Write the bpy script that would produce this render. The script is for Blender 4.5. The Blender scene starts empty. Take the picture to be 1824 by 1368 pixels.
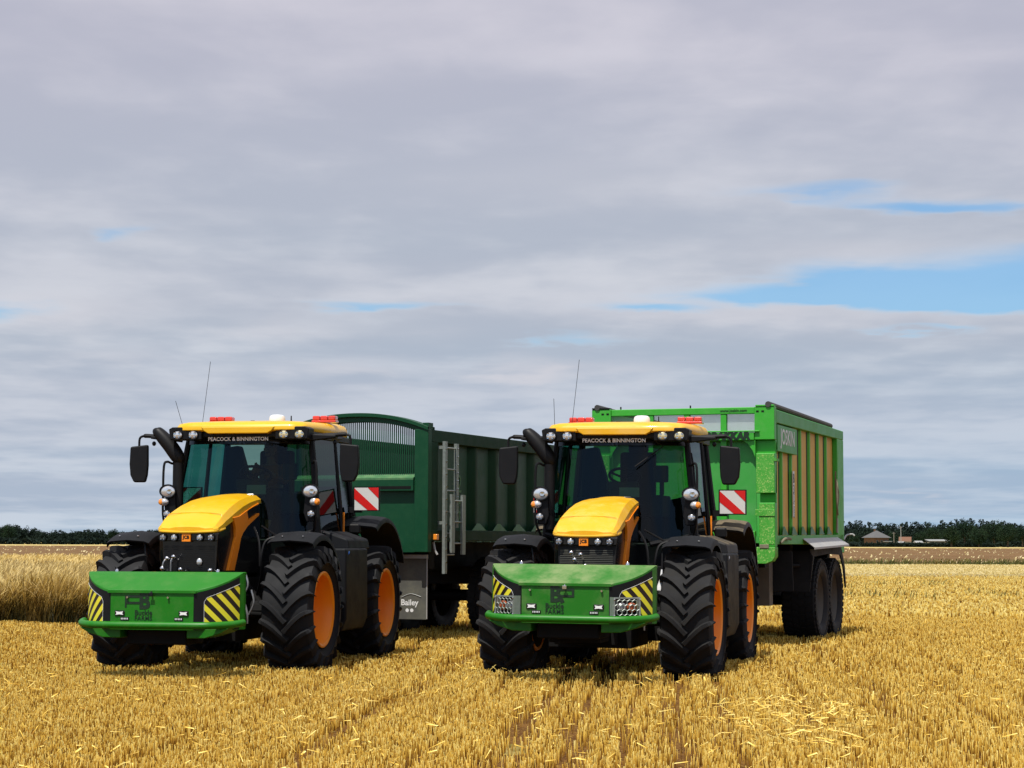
import bpy, math, random
import numpy as np
from mathutils import Vector, Matrix
R = math.radians
S = bpy.context.scene
COL = S.collection

# ------------------------------------------------------------------ camera, sky, sun, exposure
CAM_H = 1.62
FPX = 3500.5
HORY = 965.93
pitch = math.atan((HORY - 684) / FPX)
cam = bpy.data.cameras.new('camera')
cam.sensor_width = 36.0
cam.lens = FPX * 36 / 1824
cam.clip_start = 0.1
cam.clip_end = 9000
co = bpy.data.objects.new('camera', cam)
COL.objects.link(co)
co.matrix_world = (Matrix.Translation((0, 0, CAM_H)) @ Matrix.Rotation(math.pi / 2 + pitch, 4, 'X')
                   @ Matrix.Rotation(0.00288, 4, 'Z'))
S.camera = co

SUN_AZ, SUN_EL = R(25), R(64)      # azimuth measured to the left of straight-behind-the-camera
sv = Vector((-math.sin(SUN_AZ) * math.cos(SUN_EL), -math.cos(SUN_AZ) * math.cos(SUN_EL), math.sin(SUN_EL)))
sun = bpy.data.lights.new('sun', 'SUN')
sun.energy = 5.0
sun.angle = R(0.5)
sun.color = (1.0, 0.95, 0.86)
so = bpy.data.objects.new('sun', sun)
so.rotation_euler = (-sv).to_track_quat('-Z', 'Y').to_euler()
COL.objects.link(so)

S.view_settings.view_transform = 'Standard'
S.view_settings.look = 'None'
S.view_settings.exposure = 0.0
S.view_settings.gamma = 1.0
S.view_settings.use_curve_mapping = False


class NT:
    """tiny node-tree helper"""
    def __init__(s, tree):
        s.t = tree
        tree.nodes.clear()

    def n(s, typ, ins=None, **kw):
        nd = s.t.nodes.new(typ)
        for k, v in kw.items():
            setattr(nd, k, v)
        for k, v in (ins or {}).items():
            i = nd.inputs[k]
            if isinstance(v, bpy.types.NodeSocket):
                s.t.links.new(v, i)
            else:
                if isinstance(v, tuple) and len(v) == 3 and i.type == 'RGBA':
                    v = v + (1,)
                i.default_value = v
        return nd

    def m(s, op, a, b=0.0, c=0.0, clamp=False):
        nd = s.n('ShaderNodeMath', {0: a, 1: b, 2: c}, operation=op)
        nd.use_clamp = clamp
        return nd.outputs[0]

    def mix(s, f, a, b, blend='MIX'):
        nd = s.n('ShaderNodeMix', {0: f, 6: a, 7: b}, data_type='RGBA', blend_type=blend)
        return nd.outputs[2]

    def ramp(s, f, lo, hi):
        return s.n('ShaderNodeMapRange', {0: f, 1: lo, 2: hi, 3: 0.0, 4: 1.0}, interpolation_type='SMOOTHSTEP').outputs[0]

    def noise(s, vec, scale, detail=4.0, rough=0.5, dist=0.0):
        return s.n('ShaderNodeTexNoise', {'Vector': vec, 'Scale': scale, 'Detail': detail, 'Roughness': rough,
                                          'Distortion': dist}).outputs['Fac']


W = bpy.data.worlds.new('World')
S.world = W
W.use_nodes = True
t = NT(W.node_tree)
sky = t.n('ShaderNodeTexSky', sky_type='NISHITA')
sky.sun_disc = False
sky.sun_elevation = SUN_EL
sky.sun_rotation = math.pi + SUN_AZ
sky.altitude = 0
sky.air_density = 1.0
sky.dust_density = 1.0
sky.ozone_density = 2.0
tc = t.n('ShaderNodeTexCoord')
sep = t.n('ShaderNodeSeparateXYZ', {0: tc.outputs['Generated']})
X, Y, Z = sep.outputs
zc = t.m('ADD', t.m('MAXIMUM', Z, 0.0), 0.07)
u = t.m('DIVIDE', X, zc)
v = t.m('DIVIDE', Y, zc)
pv = t.n('ShaderNodeCombineXYZ', {0: t.m('MULTIPLY', u, 0.38), 1: t.m('MULTIPLY', v, 0.62), 2: 3.3}).outputs[0]
n1 = t.noise(pv, 1.0, 6.0, 0.48, 0.3)
pv2 = t.n('ShaderNodeCombineXYZ', {0: t.m('MULTIPLY', u, 1.7), 1: t.m('MULTIPLY', v, 1.9), 2: 8.1}).outputs[0]
n2 = t.noise(pv2, 1.0, 6.0, 0.50, 0.2)
pv3 = t.n('ShaderNodeCombineXYZ', {0: t.m('MULTIPLY', u, 0.12), 1: t.m('MULTIPLY', v, 0.3), 2: 1.7}).outputs[0]
n3 = t.noise(pv3, 1.0, 3.0, 0.5, 0.2)
pv4 = t.n('ShaderNodeCombineXYZ', {0: t.m('MULTIPLY', u, 5.5), 1: t.m('MULTIPLY', v, 3.4), 2: 4.4}).outputs[0]
n4 = t.noise(pv4, 1.0, 5.0, 0.5, 0.15)
# warped azimuth / elevation for where the cloud deck opens
az = t.m('DIVIDE', X, t.m('MAXIMUM', Y, 0.05))
el = t.m('DIVIDE', Z, t.m('MAXIMUM', Y, 0.05))
azw = t.m('ADD', az, t.m('MULTIPLY', t.m('SUBTRACT', n2, 0.5), 0.16))
elw = t.m('ADD', el, t.m('MULTIPLY', t.m('SUBTRACT', n1, 0.5), 0.05))
elw = t.m('ADD', elw, t.m('MULTIPLY', t.m('SUBTRACT', n2, 0.5), 0.034))
elw = t.m('ADD', elw, t.m('MULTIPLY', t.m('SUBTRACT', n4, 0.5), 0.012))
holes = None
for (a, e, sx, sy, k) in ((0.29, 0.146, 0.05, 0.006, 0.7), (0.235, 0.133, 0.085, 0.0125, 1.25), (0.17, 0.134, 0.055, 0.0075, 1.15), (0.255, 0.128, 0.05, 0.008, 0.6),
                          (0.225, 0.170, 0.05, 0.0055, 1.15), (0.17, 0.180, 0.03, 0.005, 0.75),
                          (0.08, 0.124, 0.028, 0.0045, 0.95), (-0.065, 0.122, 0.045, 0.0045, 0.78),
                          (-0.26, 0.124, 0.022, 0.008, 0.78), (-0.197, 0.157, 0.02, 0.004, 0.6),
                          (0.195, 0.106, 0.035, 0.0035, 0.7), (0.03, 0.098, 0.05, 0.005, 0.5)):
    g = t.m('ADD', t.m('POWER', t.m('DIVIDE', t.m('SUBTRACT', azw, a), sx), 2.0),
            t.m('POWER', t.m('DIVIDE', t.m('SUBTRACT', elw, e), sy), 2.0))
    g = t.m('MULTIPLY', t.m('EXPONENT', t.m('MULTIPLY', g, -1.0)), k)
    holes = g if holes is None else t.m('ADD', holes, g)
gap0 = t.ramp(t.m('ADD', t.m('ADD', holes, t.m('MULTIPLY', t.m('SUBTRACT', n2, 0.5), 0.9)), t.m('MULTIPLY', t.m('SUBTRACT', n4, 0.5), 0.8)), 0.16, 1.12)
# behind the viewer, where the sun stands, the deck is broken and mostly clear
open_ = t.m('MULTIPLY', t.ramp(t.m('ADD', t.m('MULTIPLY', X, 0.62), t.m('MULTIPLY', Y, 0.78)), 0.15, -0.25), t.ramp(t.m('ADD', n1, t.m('MULTIPLY', n2, 0.4)), 0.86, 0.58))
gap = t.m('MAXIMUM', gap0, open_)
# thin milky layer low down near the horizon
low = t.m('MULTIPLY', t.ramp(el, 0.125, 0.0), t.m('ADD', 0.72, t.m('MULTIPLY', az, 1.1)), clamp=True)
lit = t.ramp(t.m('ADD', t.m('ADD', t.m('MULTIPLY', n1, 0.6), t.m('MULTIPLY', n2, 0.5)), t.m('MULTIPLY', n4, 0.24)), 0.545, 0.83)
high = t.ramp(el, 0.12, 0.28)
cdark = t.mix(low, t.mix(high, (0.435, 0.49, 0.585), (0.475, 0.485, 0.585)), (0.30, 0.465, 0.64))
clight = t.mix(low, t.mix(high, (0.64, 0.67, 0.735), (0.645, 0.63, 0.71)), (0.48, 0.61, 0.745))
ccol = t.mix(lit, cdark, clight)
ccol = t.mix(t.m('MULTIPLY', t.ramp(n3, 0.42, 0.62), 0.25), ccol, (0.53, 0.525, 0.61))
# rims of the openings are brighter
rim = t.m('MULTIPLY', t.m('MULTIPLY', gap, t.m('SUBTRACT', 1.0, gap)), 1.0)
ccol = t.mix(rim, ccol, (0.66, 0.70, 0.76))
# small brighter cumulus heads low in the deck
puffs = None
for (a, e, sx, sy, k) in ((0.008, 0.0865, 0.020, 0.0065, 1.0), (0.055, 0.0885, 0.028, 0.005, .5), (-0.085, 0.089, 0.03, 0.004, .55), (0.20, 0.024, 0.012, 0.0025, .5),
                          (-0.235, 0.116, 0.035, 0.011, .6), (0.13, 0.117, 0.07, 0.006, .6), (-0.11, 0.109, 0.045, 0.006, .5), (-0.21, 0.095, 0.04, 0.004, .35), (0.17, 0.148, 0.08, 0.010, .45), (0.03, 0.185, 0.10, 0.014, .3)):
    g = t.m('ADD', t.m('POWER', t.m('DIVIDE', t.m('SUBTRACT', azw, a), sx), 2.0),
            t.m('POWER', t.m('DIVIDE', t.m('SUBTRACT', t.m('ADD', el, t.m('MULTIPLY', t.m('SUBTRACT', n4, 0.5), 0.016)), e), sy), 2.0))
    g = t.m('MULTIPLY', t.m('EXPONENT', t.m('MULTIPLY', g, -1.0)), k)
    puffs = g if puffs is None else t.m('ADD', puffs, g)
ccol = t.mix(t.m('MULTIPLY', puffs, 0.75, clamp=True), ccol, (0.66, 0.655, 0.71))
BGS = 0.1
ccol = t.n('ShaderNodeVectorMath', {0: ccol, 3: 1.0 / BGS}, operation='SCALE').outputs[0]
# the clear sky, brought to the photograph's daylight blue by its own brightness
blue = t.mix(1.0, sky.outputs[0], (0.80, 1.16, 1.42), 'MULTIPLY')
fin = t.mix(t.m('MULTIPLY', gap, 0.86), ccol, blue)
bg = t.n('ShaderNodeBackground', {0: fin, 1: BGS})
out = t.n('ShaderNodeOutputWorld', {0: bg.outputs[0]})

# ------------------------------------------------------------------ materials
MATS = {}


def mat_new(name):
    m = bpy.data.materials.new(name)
    m.use_nodes = True
    return m, NT(m.node_tree)


def paint(name, col, rough=0.4, metal=0.0, var=0.15, vscale=3.0, dust=0.0, dcol=(0.42, 0.34, 0.22), spec=0.5,
          coat=0.0, bump=0.0, bscale=60.0, dscale=6.0, speck=0.0, upd=0.0):
    m, t = mat_new(name)
    tc = t.n('ShaderNodeTexCoord')
    P = tc.outputs['Object']
    nz = t.noise(P, vscale, 6.0, 0.6)
    dk = tuple(c * (1 - var) for c in col)
    lt = tuple(min(1, c * (1 + var)) for c in col)
    c = t.mix(nz, dk, lt)
    ro = t.m('ADD', rough, t.m('MULTIPLY', t.m('SUBTRACT', nz, 0.5), 0.25))
    if dust > 0 or speck > 0 or upd > 0:
        nd = t.noise(P, dscale, 8.0, 0.68)
        f = t.m('MULTIPLY', t.ramp(nd, 0.42, 0.72), dust)
        if upd > 0:
            gn = t.n('ShaderNodeNewGeometry')
            up = t.n('ShaderNodeSeparateXYZ', {0: gn.outputs['Normal']}).outputs[2]
            f = t.m('ADD', f, t.m('MULTIPLY', t.ramp(up, 0.15, 0.95), t.m('MULTIPLY', upd, t.ramp(nd, 0.3, 0.6))), clamp=True)
        if speck > 0:
            s2 = t.noise(P, 48.0, 2.0, 0.6)
            f = t.m('ADD', f, t.m('MULTIPLY', t.ramp(s2, 0.56, 0.64), speck), clamp=True)
        c = t.mix(f, c, dcol)
        ro = t.m('ADD', ro, t.m('MULTIPLY', f, 0.5), clamp=True)
    ins = {'Base Color': c, 'Roughness': ro, 'Metallic': metal, 'Specular IOR Level': spec, 'Coat Weight': coat,
           'Coat Roughness': 0.08}
    if bump > 0:
        bn = t.noise(P, bscale, 4.0, 0.6)
        ins['Normal'] = t.n('ShaderNodeBump', {'Strength': bump, 'Distance': 0.01, 'Height': bn}).outputs[0]
    b = t.n('ShaderNodeBsdfPrincipled', ins)
    t.n('ShaderNodeOutputMaterial', {0: b.outputs[0]})
    MATS[name] = m
    return m


paint('yellow_clean', (0.78, 0.435, 0.002), 0.36, coat=0.15, var=0.05, dust=0.08, dcol=(0.75, 0.5, 0.15))
paint('yellow_dusty', (0.78, 0.415, 0.004), 0.42, coat=0.1, var=0.06, dust=0.5, dcol=(0.72, 0.45, 0.12), speck=0.12, dscale=3.0)
paint('orange', (0.95, 0.26, 0.002), 0.42, var=0.06, dust=0.1)
paint('rim_orange', (0.98, 0.285, 0.002), 0.45, var=0.1, dust=0.12, dcol=(0.5, 0.25, 0.08), dscale=4)  # yellow rims; the orange they take in shade is put into the colour
paint('black_plastic', (0.0065, 0.0065, 0.0075), 0.5, var=0.2, dust=0.04, dcol=(0.03, 0.03, 0.03), spec=0.22)
paint('black_gloss', (0.006, 0.006, 0.007), 0.18, var=0.1)
paint('fender_black', (0.008, 0.009, 0.011), 0.62, var=0.2, dust=0.15, dcol=(0.018, 0.019, 0.021), upd=0.2, spec=0.2)
paint('fender_dusty', (0.010, 0.010, 0.011), 0.6, var=0.2, dust=0.2, dcol=(0.15, 0.12, 0.075), upd=0.85, spec=0.35, dscale=2.2)
paint('chassis', (0.004, 0.004, 0.004), 0.7, var=0.3, dust=0.15, dcol=(0.015, 0.013, 0.011), spec=0.2)
paint('rubber', (0.0105, 0.011, 0.0125), 0.72, var=0.3, vscale=5, dust=0.3, dcol=(0.03, 0.03, 0.029), bump=0.15, bscale=90, spec=0.3)
paint('rubber_dusty', (0.013, 0.013, 0.014), 0.78, var=0.3, vscale=5, dust=0.5, dcol=(0.043, 0.040, 0.034), bump=0.15, bscale=90, spec=0.3)
paint('box_green', (0.010, 0.165, 0.004), 0.42, var=0.05, dust=0.05, spec=0.35)
paint('box_green_dusty', (0.012, 0.15, 0.005), 0.45, var=0.06, spec=0.35, dust=0.3, upd=0.45, dcol=(0.26, 0.30, 0.14), dscale=2.0)
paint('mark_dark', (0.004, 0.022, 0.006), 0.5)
paint('trailer_dark_green', (0.002, 0.050, 0.018), 0.45, var=0.12, dust=0.10, dcol=(0.04, 0.13, 0.05), spec=0.3, dscale=9)
paint('side_shade_green', (0.006, 0.035, 0.014), 0.6, var=0.2, dust=0.2, dcol=(0.02, 0.06, 0.03), spec=0.2)  # darker copy of the trailer green, the flank's shade put into the colour
paint('trailer_dark_ledge', (0.05, 0.16, 0.06), 0.5, var=0.15, dust=0.5, dcol=(0.16, 0.26, 0.11))
paint('trailer_green', (0.038, 0.38, 0.024), 0.42, var=0.12, dust=0.2, dcol=(0.14, 0.38, 0.10), speck=0.06)
paint('trailer_green_chaff', (0.055, 0.35, 0.03), 0.55, var=0.15, dust=0.25, dcol=(0.36, 0.55, 0.15), speck=0.8, dscale=12)
paint('trailer_panel_green', (0.045, 0.33, 0.050), 0.45, var=0.08, dust=0.25, dcol=(0.17, 0.36, 0.16), speck=0.04, dscale=2.5)
paint('trailer_post_lit', (0.075, 0.42, 0.02), 0.5, var=0.1, dust=0.2, dcol=(0.25, 0.5, 0.1))  # lighter copy of the trailer green, sunlight on the posts put into the colour
paint('side_panel', (0.66, 0.40, 0.075), 0.55, var=0.12, vscale=1.5, dust=0.2, dcol=(0.4, 0.27, 0.1))
paint('grey_steel', (0.42, 0.42, 0.41), 0.5, metal=0.3, var=0.12, dust=0.2)
paint('galvanised', (0.33, 0.37, 0.34), 0.42, metal=0.55, var=0.3, vscale=25, dust=0.15, dcol=(0.3, 0.3, 0.26))
paint('chrome', (0.75, 0.75, 0.75), 0.12, metal=1.0, var=0.03)
paint('white_plastic', (0.85, 0.85, 0.84), 0.35, var=0.03)
paint('decal_white', (0.72, 0.73, 0.72), 0.45, var=0.06)
paint('decal_grey', (0.30, 0.31, 0.30), 0.5, var=0.1)
paint('board_red', (0.62, 0.012, 0.010), 0.35, var=0.05)
paint('board_white', (0.66, 0.65, 0.63), 0.4, var=0.06)
paint('amber', (0.95, 0.30, 0.03), 0.15, var=0.1, coat=1.0)
paint('red_lens', (0.62, 0.035, 0.012), 0.15, var=0.2, vscale=30, coat=1.0)
paint('lamp_warm', (0.80, 0.68, 0.42), 0.22, var=0.35, vscale=40, coat=1.0, metal=0.35)
paint('lamp_clear', (0.80, 0.81, 0.82), 0.16, var=0.4, vscale=30, coat=1.0, metal=0.55)
paint('lamp_dull', (0.26, 0.26, 0.27), 0.25, var=0.3, vscale=30, coat=1.0, metal=0.3)
paint('blue_hose', (0.03, 0.13, 0.5), 0.4)
paint('seat_cloth', (0.014, 0.013, 0.012), 0.9)
paint('interior_grey', (0.035, 0.038, 0.035), 0.8)
paint('paper_grey', (0.35, 0.42, 0.38), 0.7)
paint('amber_dull', (0.40, 0.09, 0.03), 0.4, var=0.2)
paint('skin', (0.42, 0.22, 0.14), 0.55, var=0.08)
paint('hair', (0.03, 0.018, 0.01), 0.8, var=0.3, vscale=60)
paint('shirt', (0.50, 0.17, 0.05), 0.9, var=0.15)
paint('trousers', (0.03, 0.035, 0.055), 0.9)
paint('flap_rubber', (0.075, 0.075, 0.065), 0.75, var=0.2, dust=0.6, dcol=(0.16, 0.16, 0.12), dscale=4)
paint('flap_black', (0.016, 0.016, 0.017), 0.7, var=0.2, dust=0.3, dcol=(0.04, 0.04, 0.038), spec=0.2)
paint('tank_grey', (0.10, 0.085, 0.065), 0.6, dust=0.4, dcol=(0.16, 0.13, 0.09))
paint('tarp', (0.045, 0.045, 0.042), 0.7, var=0.3, vscale=12, bump=0.4, bscale=20)
paint('rope', (0.20, 0.18, 0.12), 0.9, var=0.4, vscale=15)
paint('brick', (0.13, 0.07, 0.04), 0.85, var=0.25, vscale=0.6)
paint('slate', (0.10, 0.10, 0.10), 0.8, var=0.2, vscale=0.5)
paint('orange_tile', (0.17, 0.085, 0.05), 0.85, var=0.2, vscale=0.5)
paint('render_white', (0.30, 0.31, 0.30), 0.7, var=0.1)
paint('barn_dark', (0.05, 0.06, 0.06), 0.8, var=0.3, vscale=0.4)
paint('pole_wood', (0.20, 0.18, 0.15), 0.9)
paint('bark', (0.06, 0.045, 0.03), 0.9, var=0.3, vscale=2)
paint('window_dark', (0.02, 0.025, 0.03), 0.1)


def glass(name, tint, refl=1.0):
    m, t = mat_new(name)
    ge = t.n('ShaderNodeNewGeometry')
    dt = t.n('ShaderNodeVectorMath', {0: ge.outputs['Normal'], 1: ge.outputs['Incoming']}, operation='DOT_PRODUCT').outputs['Value']
    fr = t.m('ADD', 0.04, t.m('MULTIPLY', 0.96, t.m('POWER', t.m('SUBTRACT', 1.0, t.m('ABSOLUTE', dt)), 5.0)))
    tr = t.n('ShaderNodeBsdfTransparent', {0: tint})
    gl = t.n('ShaderNodeBsdfGlossy', {0: (0.9, 0.95, 1.0), 1: 0.03})
    mx = t.n('ShaderNodeMixShader', {0: t.m('MULTIPLY', fr, refl), 1: tr.outputs[0], 2: gl.outputs[0]})
    t.n('ShaderNodeOutputMaterial', {0: mx.outputs[0]})
    MATS[name] = m


glass('windscreen_glass', (0.29, 0.43, 0.34), 0.5)
glass('side_glass', (0.10, 0.42, 0.41), 1.3)
glass('door_glass', (0.10, 0.22, 0.22), 0.45)
glass('rear_glass', (0.70, 0.82, 0.80), 0.8)


def leaf_mat(name, c1, c2, trans=0.25, scale=0.25):
    m, t = mat_new(name)
    geo = t.n('ShaderNodeNewGeometry')
    nz = t.noise(geo.outputs['Position'], scale, 4.0, 0.6)
    c = t.mix(t.ramp(nz, 0.3, 0.7), c1, c2)
    d = t.n('ShaderNodeBsdfDiffuse', {0: c})
    tr = t.n('ShaderNodeBsdfTranslucent', {0: c})
    mx = t.n('ShaderNodeMixShader', {0: trans, 1: d.outputs[0], 2: tr.outputs[0]})
    t.n('ShaderNodeOutputMaterial', {0: mx.outputs[0]})
    MATS[name] = m


leaf_mat('leaves_dark', (0.017, 0.027, 0.023), (0.027, 0.041, 0.030), 0.2, 0.06)
leaf_mat('leaves_mid', (0.017, 0.032, 0.021), (0.030, 0.052, 0.026), 0.2, 0.12)


def tint_mat(name, stops, trans=0.2, rough=0.6):
    """straw colour from the per-stalk 'tint' attribute"""
    m, t = mat_new(name)
    a = t.n('ShaderNodeAttribute', attribute_name='tint').outputs['Fac']
    r = t.n('ShaderNodeValToRGB', {0: a})
    e = r.color_ramp.elements
    while len(e) < len(stops):
        e.new(0.5)
    for i, (p, c) in enumerate(stops):
        e[i].position = p
        e[i].color = c + (1,)
    geo = t.n('ShaderNodeNewGeometry')
    big = t.noise(geo.outputs['Position'], 0.35, 3.0, 0.6)
    c = t.mix(t.m('MULTIPLY', t.ramp(big, 0.5, 0.75), 0.18), r.outputs[0], (0.42, 0.20, 0.03))
    d = t.n('ShaderNodeBsdfPrincipled', {'Base Color': c, 'Roughness': rough, 'Specular IOR Level': 0.25})
    tr = t.n('ShaderNodeBsdfTranslucent', {0: c})
    mx = t.n('ShaderNodeMixShader', {0: trans, 1: d.outputs[0], 2: tr.outputs[0]})
    t.n('ShaderNodeOutputMaterial', {0: mx.outputs[0]})
    MATS[name] = m


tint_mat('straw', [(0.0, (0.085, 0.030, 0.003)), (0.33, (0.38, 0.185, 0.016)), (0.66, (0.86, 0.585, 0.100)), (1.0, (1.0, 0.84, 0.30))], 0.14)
tint_mat('pale_straw', [(0.0, (0.30, 0.22, 0.06)), (0.5, (0.62, 0.50, 0.19)), (1.0, (0.88, 0.77, 0.45))], 0.2)
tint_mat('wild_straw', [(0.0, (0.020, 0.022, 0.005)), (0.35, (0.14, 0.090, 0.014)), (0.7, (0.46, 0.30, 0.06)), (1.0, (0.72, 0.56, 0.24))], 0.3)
tint_mat('verge_green', [(0.0, (0.035, 0.05, 0.010)), (0.6, (0.11, 0.11, 0.025)), (1.0, (0.36, 0.28, 0.08))], 0.2)


def ground_mat(name, cols, s1=3.0, s2=25.0, bump=0.5):
    m, t = mat_new(name)
    geo = t.n('ShaderNodeNewGeometry')
    P = geo.outputs['Position']
    a = t.noise(P, s1, 6.0, 0.65)
    b = t.noise(P, s2, 5.0, 0.7)
    c = t.mix(t.ramp(a, 0.35, 0.65), cols[0], cols[1])
    c = t.mix(t.ramp(b, 0.5, 0.68), c, cols[2])
    bp = t.n('ShaderNodeBump', {'Strength': bump, 'Distance': 0.05, 'Height': b}).outputs[0]
    d = t.n('ShaderNodeBsdfPrincipled', {'Base Color': c, 'Roughness': 0.95, 'Specular IOR Level': 0.1, 'Normal': bp})
    t.n('ShaderNodeOutputMaterial', {0: d.outputs[0]})
    MATS[name] = m


ground_mat('stubble_soil', ((0.085, 0.036, 0.010), (0.15, 0.070, 0.018), (0.36, 0.22, 0.05)))
ground_mat('far_stubble', ((0.46, 0.36, 0.13), (0.54, 0.43, 0.17), (0.62, 0.50, 0.23)), 0.15, 2.0)
ground_mat('plough_soil', ((0.135, 0.075, 0.030), (0.175, 0.10, 0.042), (0.24, 0.155, 0.070)), 0.03, 0.7)
ground_mat('grass_field', ((0.10, 0.09, 0.02), (0.22, 0.16, 0.04), (0.4, 0.3, 0.1)), 0.05, 1.0)

# hazard stripes, drawn in the panel's own UVs
m, t = mat_new('hazard_stripes')
uv = t.n('ShaderNodeUVMap', uv_map='UVMap').outputs[0]
su = t.n('ShaderNodeSeparateXYZ', {0: uv})
f = t.m('FRACT', t.m('DIVIDE', t.m('ADD', t.m('MULTIPLY', su.outputs[0], 0.95), su.outputs[1]), 0.150))
f = t.ramp(f, 0.49, 0.51)
c = t.mix(f, (0.012, 0.006, 0.004), (0.78, 0.70, 0.03))
b = t.n('ShaderNodeBsdfPrincipled', {'Base Color': c, 'Roughness': 0.4})
t.n('ShaderNodeOutputMaterial', {0: b.outputs[0]})
MATS['hazard_stripes'] = m


# ------------------------------------------------------------------ mesh helpers
class MB:
    def __init__(s):
        s.v = []
        s.f = []
        s.uv = None

    def add(s, vs, fs):
        o = len(s.v)
        s.v += [tuple(p) for p in vs]
        s.f += [tuple(i + o for i in f) for f in fs]
        return s

    def box(s, cx, cy, cz, sx, sy, sz, rot=None):
        vs = [Vector((x * sx / 2, y * sy / 2, z * sz / 2)) for x in (-1, 1) for y in (-1, 1) for z in (-1, 1)]
        if rot is not None:
            vs = [rot @ p for p in vs]
        vs = [p + Vector((cx, cy, cz)) for p in vs]
        return s.add(vs, [(0, 1, 3, 2), (4, 6, 7, 5), (0, 4, 5, 1), (2, 3, 7, 6), (0, 2, 6, 4), (1, 5, 7, 3)])

    def span(s, x0, x1, y0, y1, z0, z1):
        return s.box((x0 + x1) / 2, (y0 + y1) / 2, (z0 + z1) / 2, abs(x1 - x0), abs(y1 - y0), abs(z1 - z0))

    def prism(s, pts, axis, a, b):
        """polygon pts in the plane perpendicular to axis (0: (y,z), 1: (x,z), 2: (x,y)) extruded a..b"""
        def mk(p, w):
            return [(w, p[0], p[1]), (p[0], w, p[1]), (p[0], p[1], w)][axis]
        n = len(pts)
        vs = [mk(p, a) for p in pts] + [mk(p, b) for p in pts]
        fs = [tuple(range(n)), tuple(range(2 * n - 1, n - 1, -1))]
        fs += [(i, (i + 1) % n, n + (i + 1) % n, n + i) for i in range(n)]
        return s.add(vs, fs)

    def tube(s, path, r, n=8, cap=True, flat=1.0):
        P = [Vector(p) for p in path]
        rs = r if isinstance(r, (list, tuple)) else [r] * len(P)
        vs, fs = [], []
        up = None
        for i, p in enumerate(P):
            d = (P[min(i + 1, len(P) - 1)] - P[max(i - 1, 0)]).normalized()
            if up is None:
                up = Vector((0, 0, 1)) if abs(d.z) < 0.9 else Vector((0, 1, 0))
            sd = d.cross(up).normalized()
            up = sd.cross(d).normalized()
            for k in range(n):
                a = 2 * math.pi * k / n
                vs.append(p + sd * math.cos(a) * rs[i] * flat + up * math.sin(a) * rs[i])
        for i in range(len(P) - 1):
            for k in range(n):
                a, b = i * n + k, i * n + (k + 1) % n
                fs.append((a, b, b + n, a + n))
        if cap:
            fs.append(tuple(range(n - 1, -1, -1)))
            fs.append(tuple(range((len(P) - 1) * n, len(P) * n)))
        return s.add(vs, fs)

    def lathe(s, prof, center=(0, 0, 0), axis='X', n=32, cap=False):
        """prof: (radius, h) pairs along the axis"""
        c = Vector(center)
        vs, fs = [], []
        for (r, h) in prof:
            for k in range(n):
                a = 2 * math.pi * k / n
                p, q = r * math.cos(a), r * math.sin(a)
                vs.append(c + Vector({'X': (h, p, q), 'Y': (q, h, p), 'Z': (p, q, h)}[axis]))
        for i in range(len(prof) - 1):
            for k in range(n):
                a, b = i * n + k, i * n + (k + 1) % n
                fs.append((a, b, b + n, a + n))
        if cap:
            fs.append(tuple(range(n - 1, -1, -1)))
            fs.append(tuple(range((len(prof) - 1) * n, len(prof) * n)))
        return s.add(vs, fs)

    def loft(s, rows, closed=False, cap=False):
        n = len(rows[0])
        vs = [p for r in rows for p in r]
        fs = []
        for i in range(len(rows) - 1):
            for k in range(n if closed else n - 1):
                a, b = i * n + k, i * n + (k + 1) % n
                fs.append((a, b, b + n, a + n))
        if cap:
            fs.append(tuple(range(n - 1, -1, -1)))
            fs.append(tuple(range((len(rows) - 1) * n, len(rows) * n)))
        return s.add(vs, fs)

    def ellipsoid(s, c, r, n=14, m=8):
        rows = []
        for i in range(m + 1):
            a = -math.pi / 2 + math.pi * i / m
            rows.append([(c[0] + r[0] * math.cos(a) * math.cos(2 * math.pi * k / n),
                          c[1] + r[1] * math.cos(a) * math.sin(2 * math.pi * k / n),
                          c[2] + r[2] * math.sin(a)) for k in range(n)])
        return s.loft(rows, closed=True)

    def mirror(s):
        n = len(s.v)
        s.v += [(-x, y, z) for x, y, z in s.v]
        s.f += [tuple(i + n for i in reversed(f)) for f in s.f]
        return s

    def build(s, name, mat, parent=None, bevel=0.0, solid=0.0, sub=0, ang=35, loc=None):
        me = bpy.data.meshes.new(name)
        me.from_pydata(s.v, [], s.f)
        me.validate()
        import bmesh
        bm = bmesh.new()
        bm.from_mesh(me)
        bmesh.ops.remove_doubles(bm, verts=bm.verts, dist=1e-5)
        bmesh.ops.recalc_face_normals(bm, faces=bm.faces)
        bm.to_mesh(me)
        bm.free()
        me.shade_smooth()
        me.set_sharp_from_angle(angle=R(ang))
        o = bpy.data.objects.new(name, me)
        COL.objects.link(o)
        me.materials.append(MATS[mat] if isinstance(mat, str) else mat)
        if parent:
            o.parent = parent
        if loc:
            o.location = loc
        if solid:
            md = o.modifiers.new('solid', 'SOLIDIFY')
            md.thickness = solid
            md.offset = 0
            es = o.modifiers.new('split', 'EDGE_SPLIT')
            es.split_angle = R(35)
            es.use_edge_sharp = False
        if bevel:
            md = o.modifiers.new('bevel', 'BEVEL')
            md.width = bevel
            md.segments = 2
            md.limit_method = 'ANGLE'
            md.angle_limit = R(40)
            md.harden_normals = True
        if sub:
            md = o.modifiers.new('sub', 'SUBSURF')
            md.levels = sub
            md.render_levels = sub
        return o


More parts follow.
